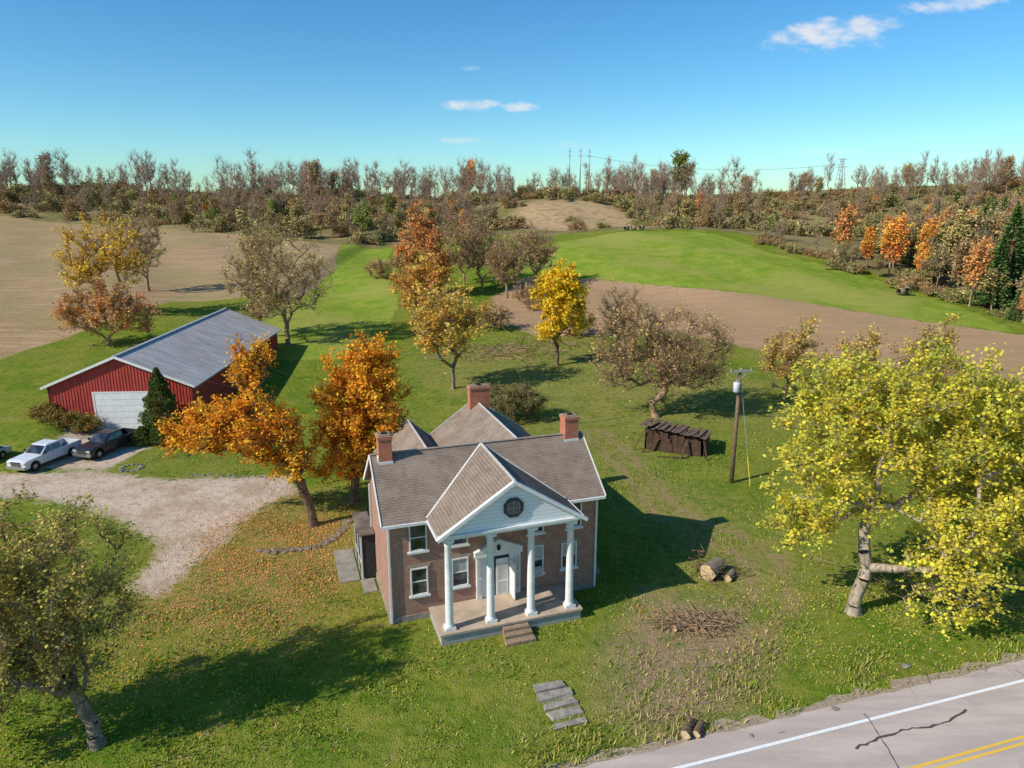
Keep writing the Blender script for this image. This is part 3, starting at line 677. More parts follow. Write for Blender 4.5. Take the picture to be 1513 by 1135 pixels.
for x,y,s in ((10,108,42),(-29,157,43),(-26,166,44),(3,128,45),(8,118,46),(-3,112,47)):
    tree('bare_bush',x,y,seed=s,blobs=[(0,0,2.3,3.2,2.6,2.0)],fork=(0,0,.6),n=80,tw=11,lv=3,ls=.3,tl=1.0,tr=.12,pal=BR,lp=.7,bk='l',twr=.02)
def conifer(name,x,y,h,r,seed,pal,ls=.12,n=9000,rnd=1.0):
    g=np.random.default_rng(seed);z=g.random(n)**1.15
    prof=r*np.minimum(1,(1-z)**.75*1.15)*np.minimum(1,.7+z*4)
    lump=1+.13*np.sin(z*25+seed)*1+.1*np.sin(z*60)
    a=g.random(n)*6.283;lob=1+.12*np.sin(a*5+z*9)
    rr=prof*lump*lob*(.55+.45*g.random(n)**.4)
    c=np.stack([rr*np.cos(a),rr*np.sin(a),z*h+.1],1)+g.normal(size=(n,3))*.04
    u=unit(np.stack([np.cos(a)*.4,np.sin(a)*.4,np.full(n,.9 if rnd else .2)],1)+g.normal(size=(n,3))*.35);v=unit(np.cross(u,g.normal(size=(n,3))))
    s=ls*(.6+.8*g.random(n))[:,None]
    V=np.stack([c-u*s,c+v*s*.5,c+u*s,c-v*s*.5],1).reshape(-1,3)
    cols=np.array([p[0] for p in pal]);k=g.choice(len(pal),size=n);cc=cols[k]*(.7+.6*g.random(n))[:,None]
    cc=np.concatenate([cc,np.ones((n,1))],1)
    Vt,Ft=tubes(np.array([[0,0,-.1]]),np.array([[0,0,h*.9]]),np.array([r*.12]),np.array([.02]),6)
    V=np.concatenate([V,Vt]);F=np.concatenate([np.arange(n*4).reshape(-1,4),Ft+n*4])
    me=quadmesh(name,V,F,np.concatenate([np.ones(n),np.zeros(len(Ft))]),np.concatenate([np.repeat(cc,4,axis=0),np.ones((len(Vt),4))]),(BK['b'],LEAF))
    o=D.objects.new(name,me);o.location=(x,y,T(x,y));return link(o)
EVG=(((.12,.17,.04),1),((.07,.11,.03),1),((.2,.22,.06),1))
conifer('arborvitae_tree',-34,66.1,6.6,1.85,51,EVG)
conifer('yew_shrub',-33,64.3,2.1,1.9,52,EVG,n=5000)
conifer('yew_shrub',-34.8,63.6,1.5,1.3,53,EVG,n=3000)
for x,y,s,r in ((-43.8,66.3,54,1.9),(-41.8,66.6,55,1.6),(-46,66.8,56,1.6)):
    tree('spirea_shrub',x,y,seed=s,blobs=[(0,0,.9,r,1.1,.8)],fork=(0,0,.3),n=90,tw=9,lv=7,ls=.14,tl=.45,tr=.05,pal=(((.24,.25,.06),2),((.46,.37,.09),1),((.5,.2,.06),1)),lp=.95,bk='b')

# ------------------------------------------------------------------ distant woods (instanced prototypes)
PR=[]
def proto(**k): PR.append(tree_mesh('distant_tree_mesh_%d'%len(PR),leafm=LEAFD,tk=1,bk='d',**k))
def tall(s,pal,lv,lp,w=3.0,n=60,tw=8): return dict(seed=s,blobs=[(0,0,9.0,w,w,5.4),(1,.5,12.5,w*.6,w*.6,3.2)],fork=(0,0,3.6),n=n,tw=tw,lv=lv,ls=.62,tl=1.9,tr=.26,pal=pal,lp=lp,twr=.05,spread=.4,sides=4)
def bare(s,w,lv,n=46,h=1,dx=.6): return dict(seed=s,blobs=[(0,0,9.5*h,w,w,6*h),(dx,.3,13.5*h,w*.6,w*.6,2.8)],fork=(0,0,3.2),n=n,tw=9,lv=lv,ls=.4,tl=2.3,tr=.22,pal=BRd,lp=.35,twr=.038,spread=.4,sides=4,up=.75)
def dk(p,f): return tuple((tuple(c*f for c in a),w) for a,w in p)
BRd=dk(BR,.72);ROd=dk(RO,.8);YGd=dk(YG,.72)
GR=(((.24,.28,.06),2),((.34,.32,.09),1),((.15,.2,.05),1))
proto(**bare(101,2.6,0));proto(**bare(102,3.6,1,58));proto(**tall(103,BRd,3,.8))
proto(**tall(104,ROd,6,.9));proto(**tall(105,YGd,6,.8));proto(**tall(106,GR,8,1,3.6))
def thick(s,pal,lv): return dict(seed=s,blobs=[(-4,-2,2,3,3,2.2),(3.5,1,2.6,3.5,3,2.6),(0,4,1.6,3,3,1.6),(1,-4,1.4,3,2.5,1.5)],fork=(0,0,.5),n=85,tw=5,lv=lv,ls=.62,tl=1.4,tr=.1,pal=pal,lp=.85,twr=.045,spread=.5,sides=3)
OB=(((.34,.27,.11),2),((.26,.24,.08),2),((.42,.32,.14),1))
proto(**thick(107,OB,6));proto(**thick(108,BRd,5));proto(**thick(109,GR+OB,7))
proto(**tall(110,(((.88,.36,.06),1),((.8,.22,.06),1),((.8,.5,.08),1)),7,.95))
proto(**tall(111,dk((((.48,.34,.17),1),((.38,.31,.12),1)),.8),5,.9,3.6))
def pine_mesh(seed):
    g=np.random.default_rng(seed);n=3600;z=g.random(n)**1.2
    tier=np.floor(z*13)/13;k=(z-tier)*13
    rr=3.9*(1-z)**.8*(1-.45*k)*(.35+.65*g.random(n)**.5);a=g.random(n)*6.283
    br=np.round(a/(6.283/9)+tier*37)*(6.283/9);a=a*.35+br*.65
    c=np.stack([rr*np.cos(a),rr*np.sin(a),1.5+z*13-rr*.12],1)
    u=unit(np.stack([np.cos(a),np.sin(a),np.full(n,.15)],1)+g.normal(size=(n,3))*.3);v=unit(np.cross(u,g.normal(size=(n,3))*.5+np.array([0,0,1])))
    s=.33*(.6+.8*g.random(n))[:,None]
    V=np.stack([c-u*s,c+v*s*.5,c+u*s,c-v*s*.5],1).reshape(-1,3)
    cc=np.array([(.13,.21,.06)])*(.6+.9*g.random(n))[:,None];cc=np.concatenate([cc,np.ones((n,1))],1)
    Vt,Ft=tubes(np.array([[0,0,-.1]]),np.array([[0,0,14.]]),np.array([.25]),np.array([.03]),5)
    return quadmesh('pine_mesh',np.concatenate([V,Vt]),np.concatenate([np.arange(n*4).reshape(-1,4),Ft+n*4]),np.concatenate([np.ones(n),np.zeros(len(Ft))]),np.concatenate([np.repeat(cc,4,axis=0),np.ones((len(Vt),4))]),(BK['b'],LEAFD))
PR.append(pine_mesh(1))                                             # 11
proto(**bare(112,3.0,0,50,.9,-1.5));proto(**bare(113,2.2,1,40,1.15,1.2))   # 12, 13
woods=empty('distant_trees',(0,0,0));wood2=empty('hillside_woods',(0,0,0))
g=np.random.default_rng(99)
ex=np.array([p[0] for p in E_line]);ey=np.array([p[1] for p in E_line])
def inst(k,x,y,s,par):
    o=D.objects.new('tree_part',PR[k]);o.location=(x,y,T(x,y)-.2);o.rotation_euler=(g.normal()*.05,g.normal()*.05,g.random()*6.28);o.scale=(s*(.8+.4*g.random()),s*(.8+.4*g.random()),s*(.8+.35*g.random()));link(o,par)
def pick(d):
    ks=list(d);w=np.array([d[k] for k in ks],float);return ks[g.choice(len(ks),p=w/w.sum())]
def ey_at(x): return float(np.interp(x,ex,ey)) if x<62 else 205.
for row in range(10):
    y0=212+row*16.5
    x=-.78*y0
    while x<.78*y0:
        xx=x+g.normal()*3;yy=y0+g.normal()*4;e=ey_at(xx);x+=10+g.random()*4
        dpt=yy-e
        if dpt<2: continue
        clear=(0<xx<46 and dpt<80)
        if clear and g.random()<(.85 if 248<yy<298 else .35): continue
        if xx>62 and yy<290 and g.random()<.6: continue
        inst(pick({6:3,7:3.4,8:(3 if clear else .9)}),xx,yy,g.uniform(.6,1.05)*(.65 if clear else 1),woods)
n=0
while n<540:
    y0=g.uniform(214,370);x=g.uniform(-.78,.78)*y0
    dpt=y0-ey_at(x)
    if dpt<4: continue
    if -3<x<46 and dpt<85: continue
    if x>62 and y0<290 and g.random()<.75: continue
    if 100<x<150 and g.random()<.5: continue
    if dpt<25 and g.random()<.4: continue
    lim=max(3.5,25.5-T(x,y0))/15.5
    k=pick({0:3,1:3,12:2,13:2,2:3,3:.7,4:2.2,5:.5,10:2.6,9:.3})
    s=min(g.uniform(.45,.85),lim)
    if k in (0,1,12,13): s=g.uniform(.5,.82)
    inst(k,x,y0,s,woods);n+=1
for c_,n_ in ((-255,9),(-232,12),(-205,8),(-168,13),(-128,7),(-112,12),(-95,10),(-80,12),(-62,8),(-45,12),(-28,7),(-12,10),(44,9),(55,10),(66,8),(77,9),(92,7),(124,3),(150,6),(172,9),(192,8),(215,12),(238,12),(262,10)):
    for i in range(n_):
        x=c_+g.normal()*7;y0=g.uniform(318,368)
        inst(pick({0:4,1:4,12:3,13:3,2:.5,4:.5,9:.15}),x,y0,g.uniform(.7,1.2),woods)
inst(5,79,345,1.4,woods)
P_rw=[(84,114),(98,100),(180,108),(190,200),(120,220),(98,195),(88,162),(82,140)]
m=0
while m<210:
    x=g.uniform(80,175);y=g.uniform(98,215)
    d=float(sdf(np.array([x]),np.array([y]),P_rw)[0])
    if d<0 or x>y*.84: continue
    if d<6: k=pick({10:2,3:2,2:2,9:.6,8:2,4:2,11:1.0});s=g.uniform(.4,.7)
    elif y<135: k=pick({10:2,2:2,3:1,8:3,4:2});s=g.uniform(.4,.6)
    else: k=pick({10:2,2:2,3:1.4,9:.5,11:4,4:2,5:1.5,1:1,13:1});s=g.uniform(.65,.95)
    inst(k,x,y,s,wood2);m+=1
for x,y,k,s in ((82,156,9,.85),(86,162,3,.85),(79,160,9,.55),(76,167,3,.7),(86,127,11,1.0),(90,131,11,1.15),(95,134,11,1.1),(99,140,11,1.2),(92,124,11,.9),(97,128,11,1.05),(103,136,11,1.1),(88,136,4,.7),(84,130,3,.65),(87,119,10,.5),(85,116,3,.4),(92,115,9,.4)): inst(k,x,y,s,wood2)
for i in range(24):
    t=g.random();x=64+t*20+g.normal()*2;y=196-t*62+g.normal()*3;inst(pick({6:3,7:3,1:.6,10:.5}),x,y,g.uniform(.3,.5),wood2)

# ------------------------------------------------------------------ utility pole & wires
U=empty('utility_pole',(17.8,53.9,0),math.radians(12))
lathe('pole',[(.18,0),(.16,4),(.13,9.6)],M['polewood'],U,12)
boxes('crossarm',[(-.95,.95,-.2,-.08,9.25,9.37)],M['greymetal'],U)
beams('arm_brace',[((-.6,-.14,9.25),(0,-.14,8.7),.04,.02),((.6,-.14,9.25),(0,-.14,8.7),.04,.02)],M['greymetal'],U)
for i,x in enumerate((-.85,0,.85)): lathe('insulator_%d'%i,[(.03,0),(.06,.05),(.03,.1),(.06,.15),(.02,.2)],M['greymetal'],U,8,(x,-.14,9.37))
lathe('transformer_can',[(.22,0),(.26,.03),(.26,.72),(.22,.78),(.12,.8)],simple('transformer_grey',(.66,.68,.7),.4,.1,3),U,16,(-.36,-.25,7.7))
lathe('transformer_bushing',[(.04,0),(.05,.1),(.02,.22)],M['greymetal'],U,8,(-.36,-.25,8.5))
beams('guy_wire',[((.08,-.05,8.6),(1.1,-1.0,0),.025,.025)],M['greymetal'],U)
beams('guy_guard',[((.81,-.73,2.4),(1.1,-1.0,0),.06,.06)],M['yellowplastic'],U)
def wire(name,a,b,sag,r=.012,n=16):
    a=np.array(a,float);b=np.array(b,float);t=np.linspace(0,1,n)[:,None];P=a+(b-a)*t;P[:,2]-=4*sag*(t*(1-t))[:,0]
    V,F=tubes(P[:-1],P[1:],np.full(n-1,r),np.full(n-1,r),4);me=quadmesh(name,V,F,mats=(M['cable'],));return link(D.objects.new(name,me))
wire('service_wire',(-6.6,48.0,6.9),(-50,70,11.2),1.2);wire('service_wire',(-6.6,48.0,7.2),(-48,80,13.5),1.0)
wire('power_line',(17,53.8,9.55),(90,66,9.6),1.5,.009);wire('power_line',(18.6,54,9.55),(90,68,9.6),1.5,.009)
wire('power_line',(17.8,53.9,8.3),(4.3,44.5,8.0),.5,.01)
for i,x in enumerate((29,34.5,39)):
    y=375;z=T(x,y);e=empty('transmission_pole',(x,y,z));e.rotation_euler=(0,0,.1*i)
    lathe('mast',[(.38,0),(.26,22)],M['greymetal'],e,8);boxes('mast_arm',[(-1.2,1.2,-.1,.1,18,18.25),(-.9,.9,-.1,.1,20.2,20.4)],M['greymetal'],e)
e=empty('lattice_pylon',(160,360,T(160,360)));L=[]
for sx in(-1,1):
    for sy in (-1,1): L.append(((sx*2.2,sy*2.2,0),(sx*.5,sy*.5,17),.2,.2))
for k in range(7):
    w0=2.2-1.7*k/7;w1=2.2-1.7*(k+1)/7;z0=17*k/7;z1=17*(k+1)/7
    for a in (-1,1): L+=[((-w0,a*w0,z0),(w1,a*w1,z1),.12,.12),((w0,a*w0,z0),(-w1,a*w1,z1),.12,.12)]
L+=[((-3,0,13),(3,0,13),.25,.25),((-2.4,0,16.6),(2.4,0,16.6),.25,.25)]
beams('lattice',L,M['greymetal'],e)
for k in range(2): wire('transmission_line',(34+k*2,375,T(34,375)+19),(160+k,360,T(160,360)+14.5),5,.03,20)

# ------------------------------------------------------------------ vehicles (front faces -Y locally)
def wheel(nm,x,y,r,w,p):
    prof=[(r*.55,-w/2),(r*.9,-w/2),(r,-w/2+.04),(r,w/2-.04),(r*.9,w/2),(r*.55,w/2)]
    V=[];F=[];n=20
    for rr,z in prof:
        for i in range(n):
            a=2*math.pi*i/n;V.append((x+z,y+rr*math.cos(a),r+rr*math.sin(a)))
    for j in range(len(prof)-1):
        for i in range(n):F.append((j*n+i,j*n+(i+1)%n,(j+1)*n+(i+1)%n,(j+1)*n+i))
    poly(nm+'_tyre',V,F,M['black'],p)
    V=[];F=[]
    for z in (-w/2+.03,w/2-.03):
        for i in range(n):
            a=2*math.pi*i/n;V.append((x+z,y+r*.57*math.cos(a),r+r*.57*math.sin(a)))
    F=[tuple(range(n)),tuple(range(2*n-1,n-1,-1))]
    for i in range(5):
        a=2*math.pi*i/5;o=len(V)
        s=1 if x>0 else -1
        xx=x+s*(w/2-.02)
        V+=[(xx,y+math.cos(a-.15)*r*.55,r+math.sin(a-.15)*r*.55),(xx,y+math.cos(a+.15)*r*.55,r+math.sin(a+.15)*r*.55),(xx+s*.015,y,r)]
        F.append((o,o+1,o+2))
    poly(nm+'_rim',V,F,M['chrome'],p)
def extr(name,prof,x0,x1,mat,p,inset=None,bev=.05):
    n=len(prof);V=[]
    for s,x in ((-1,x0),(1,x1)):
        for i,(y,z) in enumerate(prof):
            d=inset[i] if inset else 0
            V.append((x-s*d,y,z))
    F=[tuple(range(n)),tuple(range(2*n-1,n-1,-1))]+[(i,n+i,n+(i+1)%n,(i+1)%n) for i in range(n)]
    o=poly(name,V,F,mat,p)
    if bev:
        m=o.modifiers.new('bevel','BEVEL');m.width=bev;m.segments=2;m.limit_method='ANGLE'
    return o
def pickup(name,x,y,rot,paint):
    p=empty(name,(x,y,T(x,y)),rot)
    def arch(yc,r,z0): return [(yc+r*math.cos(a),max(z0,.42+r*math.sin(a))) for a in np.linspace(math.pi,0,9)]
    z0=.42
    front=[(-2.9,z0)]+arch(-1.95,.52,z0)+[(.95,z0),(.95,1.22),(-1.0,1.2),(-2.6,1.13),(-2.88,1.05)]
    extr('body_front',front,-.98,.98,paint,p,None,.06)
    bed=[(.97,z0)]+arch(1.85,.52,z0)+[(2.85,z0+.1),(2.88,1.25),(.97,1.25)]
    extr('bed_side_l',bed,-.98,-.86,paint,p,None,.03);extr('bed_side_r',bed,.86,.98,paint,p,None,.03)
    box('tailgate',(-.858,.858,2.8,2.88,.6,1.24),paint,p);box('bed_floor',(-.858,.858,.98,2.79,.62,.72),M['black'],p)
    box('bed_front',(-.858,.858,.96,1.02,.73,1.24),paint,p)
    cab=[(-1.25,1.21),(-.55,1.78),(-.4,1.84),(.75,1.84),(.93,1.76),(.96,1.21)]
    extr('cab',cab,-.93,.93,paint,p,[0,.16,.18,.18,.16,0],.05)
    V=[(-.8,-1.235,1.25),(.8,-1.235,1.25),(.7,-.6,1.765),(-.7,-.6,1.765)];poly('windshield',[(a,b-.012,c+.012) for a,b,c in V],[(0,1,2,3)],M['glass'],p)
    poly('rear_window',[(-.7,.975,1.3),(.7,.975,1.3),(.66,.96,1.7),(-.66,.96,1.7)],[(3,2,1,0)],M['glass'],p)
    for s in (-1,1):
        f=lambda z:s*(.955-.17*(z-1.21)/.6)
        V=[(f(1.27),-1.0,1.27),(f(1.27),-.12,1.27),(f(1.72),-.12,1.72),(f(1.72),-.45,1.72)]
        V2=[(f(1.27),-.05,1.27),(f(1.27),.82,1.27),(f(1.72),.78,1.72),(f(1.72),-.05,1.72)]
        poly('side_glass',V+V2,[(0,1,2,3),(4,5,6,7)],M['glass'],p)
        boxes('mirror',[(s*1.08-.09,s*1.08+.09,-1.02,-.9,1.25,1.45)],M['black'],p)
        boxes('headlight',[(s*.72-.2,s*.72+.2,-2.93,-2.84,.83,1.0)],M['headlight'],p)
        boxes('taillight',[(s*.9-.07,s*.9+.07,2.86,2.91,.85,1.2)],M['taillight'],p)
        boxes('door_handle',[(s*.985-.012,s*.985+.012,-.3,-.12,1.05,1.09),(s*.985-.012,s*.985+.012,.6,.78,1.05,1.09)],M['chrome'],p)
        boxes('door_gap',[(s*.982-.003,s*.982+.003,-.09,-.07,.55,1.2),(s*.982-.003,s*.982+.003,-1.12,-1.1,.55,1.15)],M['black'],p)
        wheel('wheel_f',s*.84,-1.95,.41,.27,p);wheel('wheel_r',s*.84,1.85,.41,.27,p)
    box('grille',(-.5,.5,-2.94,-2.86,.72,1.02),M['black'],p);boxes('grille_bar',[(-.5,.5,-2.955,-2.941,.8,.83),(-.5,.5,-2.955,-2.941,.9,.93)],M['chrome'],p)
    box('front_bumper',(-.97,.97,-3.02,-2.88,.45,.68),M['chrome'],p);box('rear_bumper',(-.95,.95,2.89,3.02,.45,.66),M['chrome'],p)
    box('underbody',(-.7,.7,-2.7,2.7,.3,.6),M['black'],p)
    return p
pickup('white_pickup_truck',-40.7,58.6,math.radians(-14),carpaint('white_car_paint',(.72,.73,.74)))
pickup('black_pickup_truck',-36.9,61.6,math.radians(-16),carpaint('black_car_paint',(.022,.022,.026)))
def sedan(name,x,y,rot,paint):
    p=empty(name,(x,y,T(x,y)),rot)
    def arch(yc,r,z0): return [(yc+r*math.cos(a),max(z0,.33+r*math.sin(a))) for a in np.linspace(math.pi,0,9)]
    b=[(-2.25,.3)]+arch(-1.4,.4,.3)+arch(1.35,.4,.3)+[(2.25,.35),(2.3,.85),(1.6,.98),(-1.0,.95),(-2.1,.8)]
    extr('body',b,-.9,.9,paint,p,None,.07)
    extr('cabin',[(-1.05,.93),(-.25,1.38),(.9,1.4),(1.75,.97)],-.82,.82,M['glass'],p,[0,.17,.17,0],.04)
    extr('roof',[(-.3,1.37),(-.2,1.43),(.85,1.44),(.95,1.38)],-.67,.67,paint,p,None,.03)
    for s in (-1,1):
        wheel('wheel_f',s*.8,-1.4,.33,.22,p);wheel('wheel_r',s*.8,1.35,.33,.22,p)
        boxes('lamp',[(s*.65-.18,s*.65+.18,-2.22,-2.12,.6,.74)],M['headlight'],p);boxes('tail',[(s*.7-.15,s*.7+.15,2.24,2.31,.65,.8)],M['taillight'],p)
    return p
sedan('parked_car',-46.3,58.4,math.radians(-12),carpaint('silver_car_paint',(.4,.42,.44)))

# ------------------------------------------------------------------ small things
def rocks(name,pts,smin,smax,mat,seed=5):
    g=np.random.default_rng(seed)
    bm=bmesh.new()
    for (x,y) in pts:
        s=g.uniform(smin,smax);r=bmesh.ops.create_icosphere(bm,subdivisions=1,radius=1)
        sc=np.array([s*g.uniform(.7,1.4),s*g.uniform(.7,1.3),s*g.uniform(.35,.6)]);a=g.random()*6.28
        for v in r['verts']:
            q=np.array(v.co)*sc*(1+g.normal()*.12)
            v.co=(x+q[0]*math.cos(a)-q[1]*math.sin(a),y+q[0]*math.sin(a)+q[1]*math.cos(a),T(x,y)+q[2]+s*.1)
    me=D.meshes.new(name);bm.to_mesh(me);bm.free();me.materials.append(mat);return link(D.objects.new(name,me))
bp=[(-16.2,42.0),(-15.2,42.2),(-14.2,42.3),(-13.2,42.6),(-12.4,43.3),(-11.9,44.4),(-11.7,45.6),(-11.6,46.8)]
pp=[]
for a,b in zip(bp[:-1],bp[1:]):
    for t in np.arange(0,1,.22):
        for q in range(2): pp.append((a[0]+(b[0]-a[0])*t+RNG.normal()*.12,a[1]+(b[1]-a[1])*t+RNG.normal()*.12))
rocks('stone_border',pp,.14,.3,simple('brown_rock',(.28,.21,.14),.95,.5,4,.6))
rocks('stone_border',[(-27+i*.35+RNG.normal()*.1,55.6+RNG.normal()*.15-.02*i) for i in range(22)],.1,.2,M['rock'],6)
rocks('fire_ring',[(-32.6+.8*math.cos(a),57.2+.8*math.sin(a)) for a in np.linspace(0,6.2,14)],.18,.26,M['rock'],7)
rocks('flat_rocks',[(21.6,50.4),(22.3,50.6),(22.8,50.5),(22.1,50.9)],.3,.5,M['rock'],8)
rocks('field_stones',[(19.3,30.3),(25,29),(5.5,35.2),(13.4,31.5),(10.2,25.6),(14.5,27.3),(4.2,36.2)],.1,.22,M['rock'],9)
st=empty('stone_steps',(2.2,27.5,0),HA)
for i in range(5):
    y=-1.4+i*.62;poly('step_%d'%i,[(a*(1+.08*RNG.normal())+RNG.normal()*.03,b+RNG.normal()*.04,c+(.02*RNG.normal() if c>0 else 0)) for a,b,c in bv(-.8,.75,y,y+.42,-.05,.07+.02*i)],BF,M['stone'],st)
def log(name,p0,p1,r,parent=None,b='g'):
    e=empty(name,(0,0,0)) if parent is None else parent
    P0=np.array([p0],float);P1=np.array([p1],float);k=14
    V,F=tubes(P0,P1,np.array([r]),np.array([r*.92]),k)
    V=V+np.random.default_rng(3).normal(size=V.shape)*r*.05
    poly('log_bark',V,[tuple(f) for f in F],BK[b],e,True)
    d=unit(P1-P0)[0]
    for s,(ring,pt) in enumerate(((V[:k],P0[0]-d*.01),(V[k:2*k],P1[0]+d*.01))):
        VV=[tuple(pt+(q-pt)*.97) for q in ring]
        poly('cut_face',VV,[tuple(range(k)) if s==0 else tuple(range(k-1,-1,-1))],M['cut'],e)
    return e
def sticks(name,cx,cy,rx_,ry_,n,h,lmax,seed,r=.02,parent=None,b='b'):
    g=np.random.default_rng(seed);c=np.stack([cx+g.normal(size=n)*rx_,cy+g.normal(size=n)*ry_,g.random(n)*h],1)
    zt=terr(c[:,0],c[:,1]);d=unit(g.normal(size=(n,3))*np.array([1,1,.25]))*(g.random(n)*lmax)[:,None]*.5
    a=c-d;b_=c+d;a[:,2]=np.maximum(a[:,2],.01);b_[:,2]=np.maximum(b_[:,2],.02);a[:,2]+=zt;b_[:,2]+=zt
    V,F=tubes(a,b_,r*(.5+g.random(n)),r*.4*(.5+g.random(n)),4);me=quadmesh(name,V,F,mats=(BK[b],));return link(D.objects.new(name,me),parent)
l=log('cut_log',(11.7,38.5,.5),(12.7,39.6,.5),.5);log('x',(12.9,38.3,.22),(13.5,39.2,.2),.22,l);sticks('log_branches',12.5,38.9,.6,.5,90,.8,1.8,4,.025,l)
sticks('tree_snag',11.6,39.9,.06,.06,14,1.5,1.4,77,.05)
bp_=empty('brush_pile',(0,0,0));sticks('sticks',9.8,33.9,1.0,.45,300,.4,2.2,5,.024,bp_,'l');log('x',(8.6,33.2,.2),(9.6,33.7,.2),.17,bp_,'b');log('x',(9.7,33.3,.15),(11.2,33.9,.2),.13,bp_,'b')
l=log('cut_log',(7.3,25.4,.22),(7.75,26.3,.22),.22,None,'b');log('x',(7.8,25.5,.18),(8.2,26.2,.18),.17,l,'b')
sticks('fallen_branches',25.5,37,2.2,1.2,150,.5,2.8,6,.025,None,'l');sticks('fallen_branches',-2,98,5,3,240,1.0,4,8,.045,None,'l');sticks('fallen_branches',11,31.5,3,2,160,.06,1.2,9,.013,None,'l')
sticks('fallen_branches',8,102,6,3,140,.8,4,10,.045,None,'l')
sticks('fallen_branches',17,30.2,5,.5,60,.05,1.5,14,.012)
def bale(x,y,rot):
    e=empty('round_hay_bale',(x,y,T(x,y)+.7),rot);n=20;prof=[(.55,-.62),(.7,-.55),(.72,0),(.7,.55),(.55,.62)]
    V=[];F=[]
    for r,z in prof:
        for i in range(n):a=2*math.pi*i/n;V.append((z,r*math.cos(a),r*math.sin(a)))
    for j in range(4):
        for i in range(n):F.append((j*n+i,j*n+(i+1)%n,(j+1)*n+(i+1)%n,(j+1)*n+i))
    F+=[tuple(range(n)),tuple(range(4*n,5*n))];poly('bale_body',V,F,M['hay'],e,True)
for x,y,r in ((75.5,138,.3),(77.2,139,1),(35,209,.1),(37.5,210,.4),(33,209.5,.7)): bale(x,y,r)

# ------------------------------------------------------------------ grass tufts + fallen leaves
def outside(px,py):
    ok=np.ones(px.shape,bool)
    lx=(px+6.5)*.947+(py-33.9)*.321;ly=-(px+6.5)*.321+(py-33.9)*.947
    ok&=~((lx>-.1)&(lx<12.1)&(ly>-.1)&(ly<14.2));ok&=~((lx>2)&(lx<10)&(ly>-2.9)&(ly<.1));ok&=~((lx>5.2)&(lx<6.9)&(ly>-4)&(ly<0))
    n=-px*math.sin(RA)+py*math.cos(RA);ok&=n>22.15
    ok&=~((lx>-2.3)&(lx<0)&(ly>3.5)&(ly<9.5))
    return ok,n
g=np.random.default_rng(5)
nb=150000
px=g.uniform(-32,34,nb);py=22+(g.random(nb)**1.4)*45
ok,nn=outside(px,py)
ok&=(np.clip(.5+sdf(px,py,P_drive)/3,0,1)<.35)
cl=np.sin(px*1.1+2*np.sin(py*.7))+np.sin(py*1.3+1.7*np.sin(px*.9))+np.sin(px*.37-py*.51)
ok&=g.random(nb)<np.clip(.5+.3*cl,.1,1)
px=px[ok];py=py[ok];cl=cl[ok];nn=nn[ok];m=len(px)
hh=(.05+.06*g.random(m))*(1+.3*cl)
edge_=(nn<24+1.2*np.sin(px*.8));hh=np.where(edge_,hh*1.9,hh);bz=sdf(px,py,P_bare)>-1;hh=np.where(bz&(g.random(m)<.4),hh*1.8,hh)
a=g.random(m)*6.28;w=.018+.02*g.random(m);dx=np.cos(a)*w;dy=np.sin(a)*w;lx_=g.normal(size=m)*.06;ly_=g.normal(size=m)*.06
z=np.zeros(m)
V=np.stack([np.stack([px-dx,py-dy,z],1),np.stack([px+dx,py+dy,z],1),np.stack([px+dx*.3+lx_,py+dy*.3+ly_,hh],1),np.stack([px-dx*.3+lx_,py-dy*.3+ly_,hh],1)],1).reshape(-1,3)
pal=np.array([(.17,.27,.025),(.27,.32,.04),(.11,.18,.018),(.40,.36,.10),(.45,.34,.16)]);k=g.choice(5,size=m,p=[.36,.28,.18,.12,.06]);k=np.where(bz&(g.random(m)<.5),4,k);k=np.where(edge_&(g.random(m)<.35),3,k)
cc=np.concatenate([pal[k]*(.8+.4*g.random(m))[:,None],np.ones((m,1))],1)
link(D.objects.new('grass',quadmesh('grass',V,np.arange(m*4).reshape(-1,4),col=np.repeat(cc,4,axis=0),mats=(BLADE,))))
def litter(name,specs,seed):
    g=np.random.default_rng(seed);P=[];Cc=[]
    for cx,cy,sx,sy,n,pal in specs:
        p=np.stack([cx+g.normal(size=n)*sx,cy+g.normal(size=n)*sy],1);P.append(p);pal=np.array(pal);Cc.append(pal[g.choice(len(pal),size=n)])
    P=np.concatenate(P);Cc=np.concatenate(Cc);ok,_=outside(P[:,0],P[:,1])
    f=np.sin(P[:,0]*.9+1.5*np.sin(P[:,1]*.6))+np.sin(P[:,1]*1.1+P[:,0]*.3)
    ok&=g.random(len(P))<np.clip(.6+.35*f,.1,1)
    P=P[ok];Cc=Cc[ok];m=len(P)
    c=np.concatenate([P,(.02+.05*g.random(m))[:,None]],1);u=unit(g.normal(size=(m,3))*np.array([1,1,.25]));v=unit(np.cross(u,unit(g.normal(size=(m,3))*.3+np.array([0,0,1.]))))
    s=(.08*(.6+.7*g.random(m)))[:,None]
    V=np.stack([c-u*s*.6,c+v*s*.5,c+u*s*.6,c-v*s*.5],1).reshape(-1,3)
    cc=np.concatenate([Cc*(.7+.5*g.random(m))[:,None],np.ones((m,1))],1)
    link(D.objects.new(name,quadmesh(name,V,np.arange(m*4).reshape(-1,4),col=np.repeat(cc,4,axis=0),mats=(LITTER,))))
OR_=[(.85,.38,.07),(.7,.3,.07),(.5,.28,.12),(.4,.25,.12)];YE_=[(.7,.58,.1),(.54,.42,.1),(.42,.33,.12)]
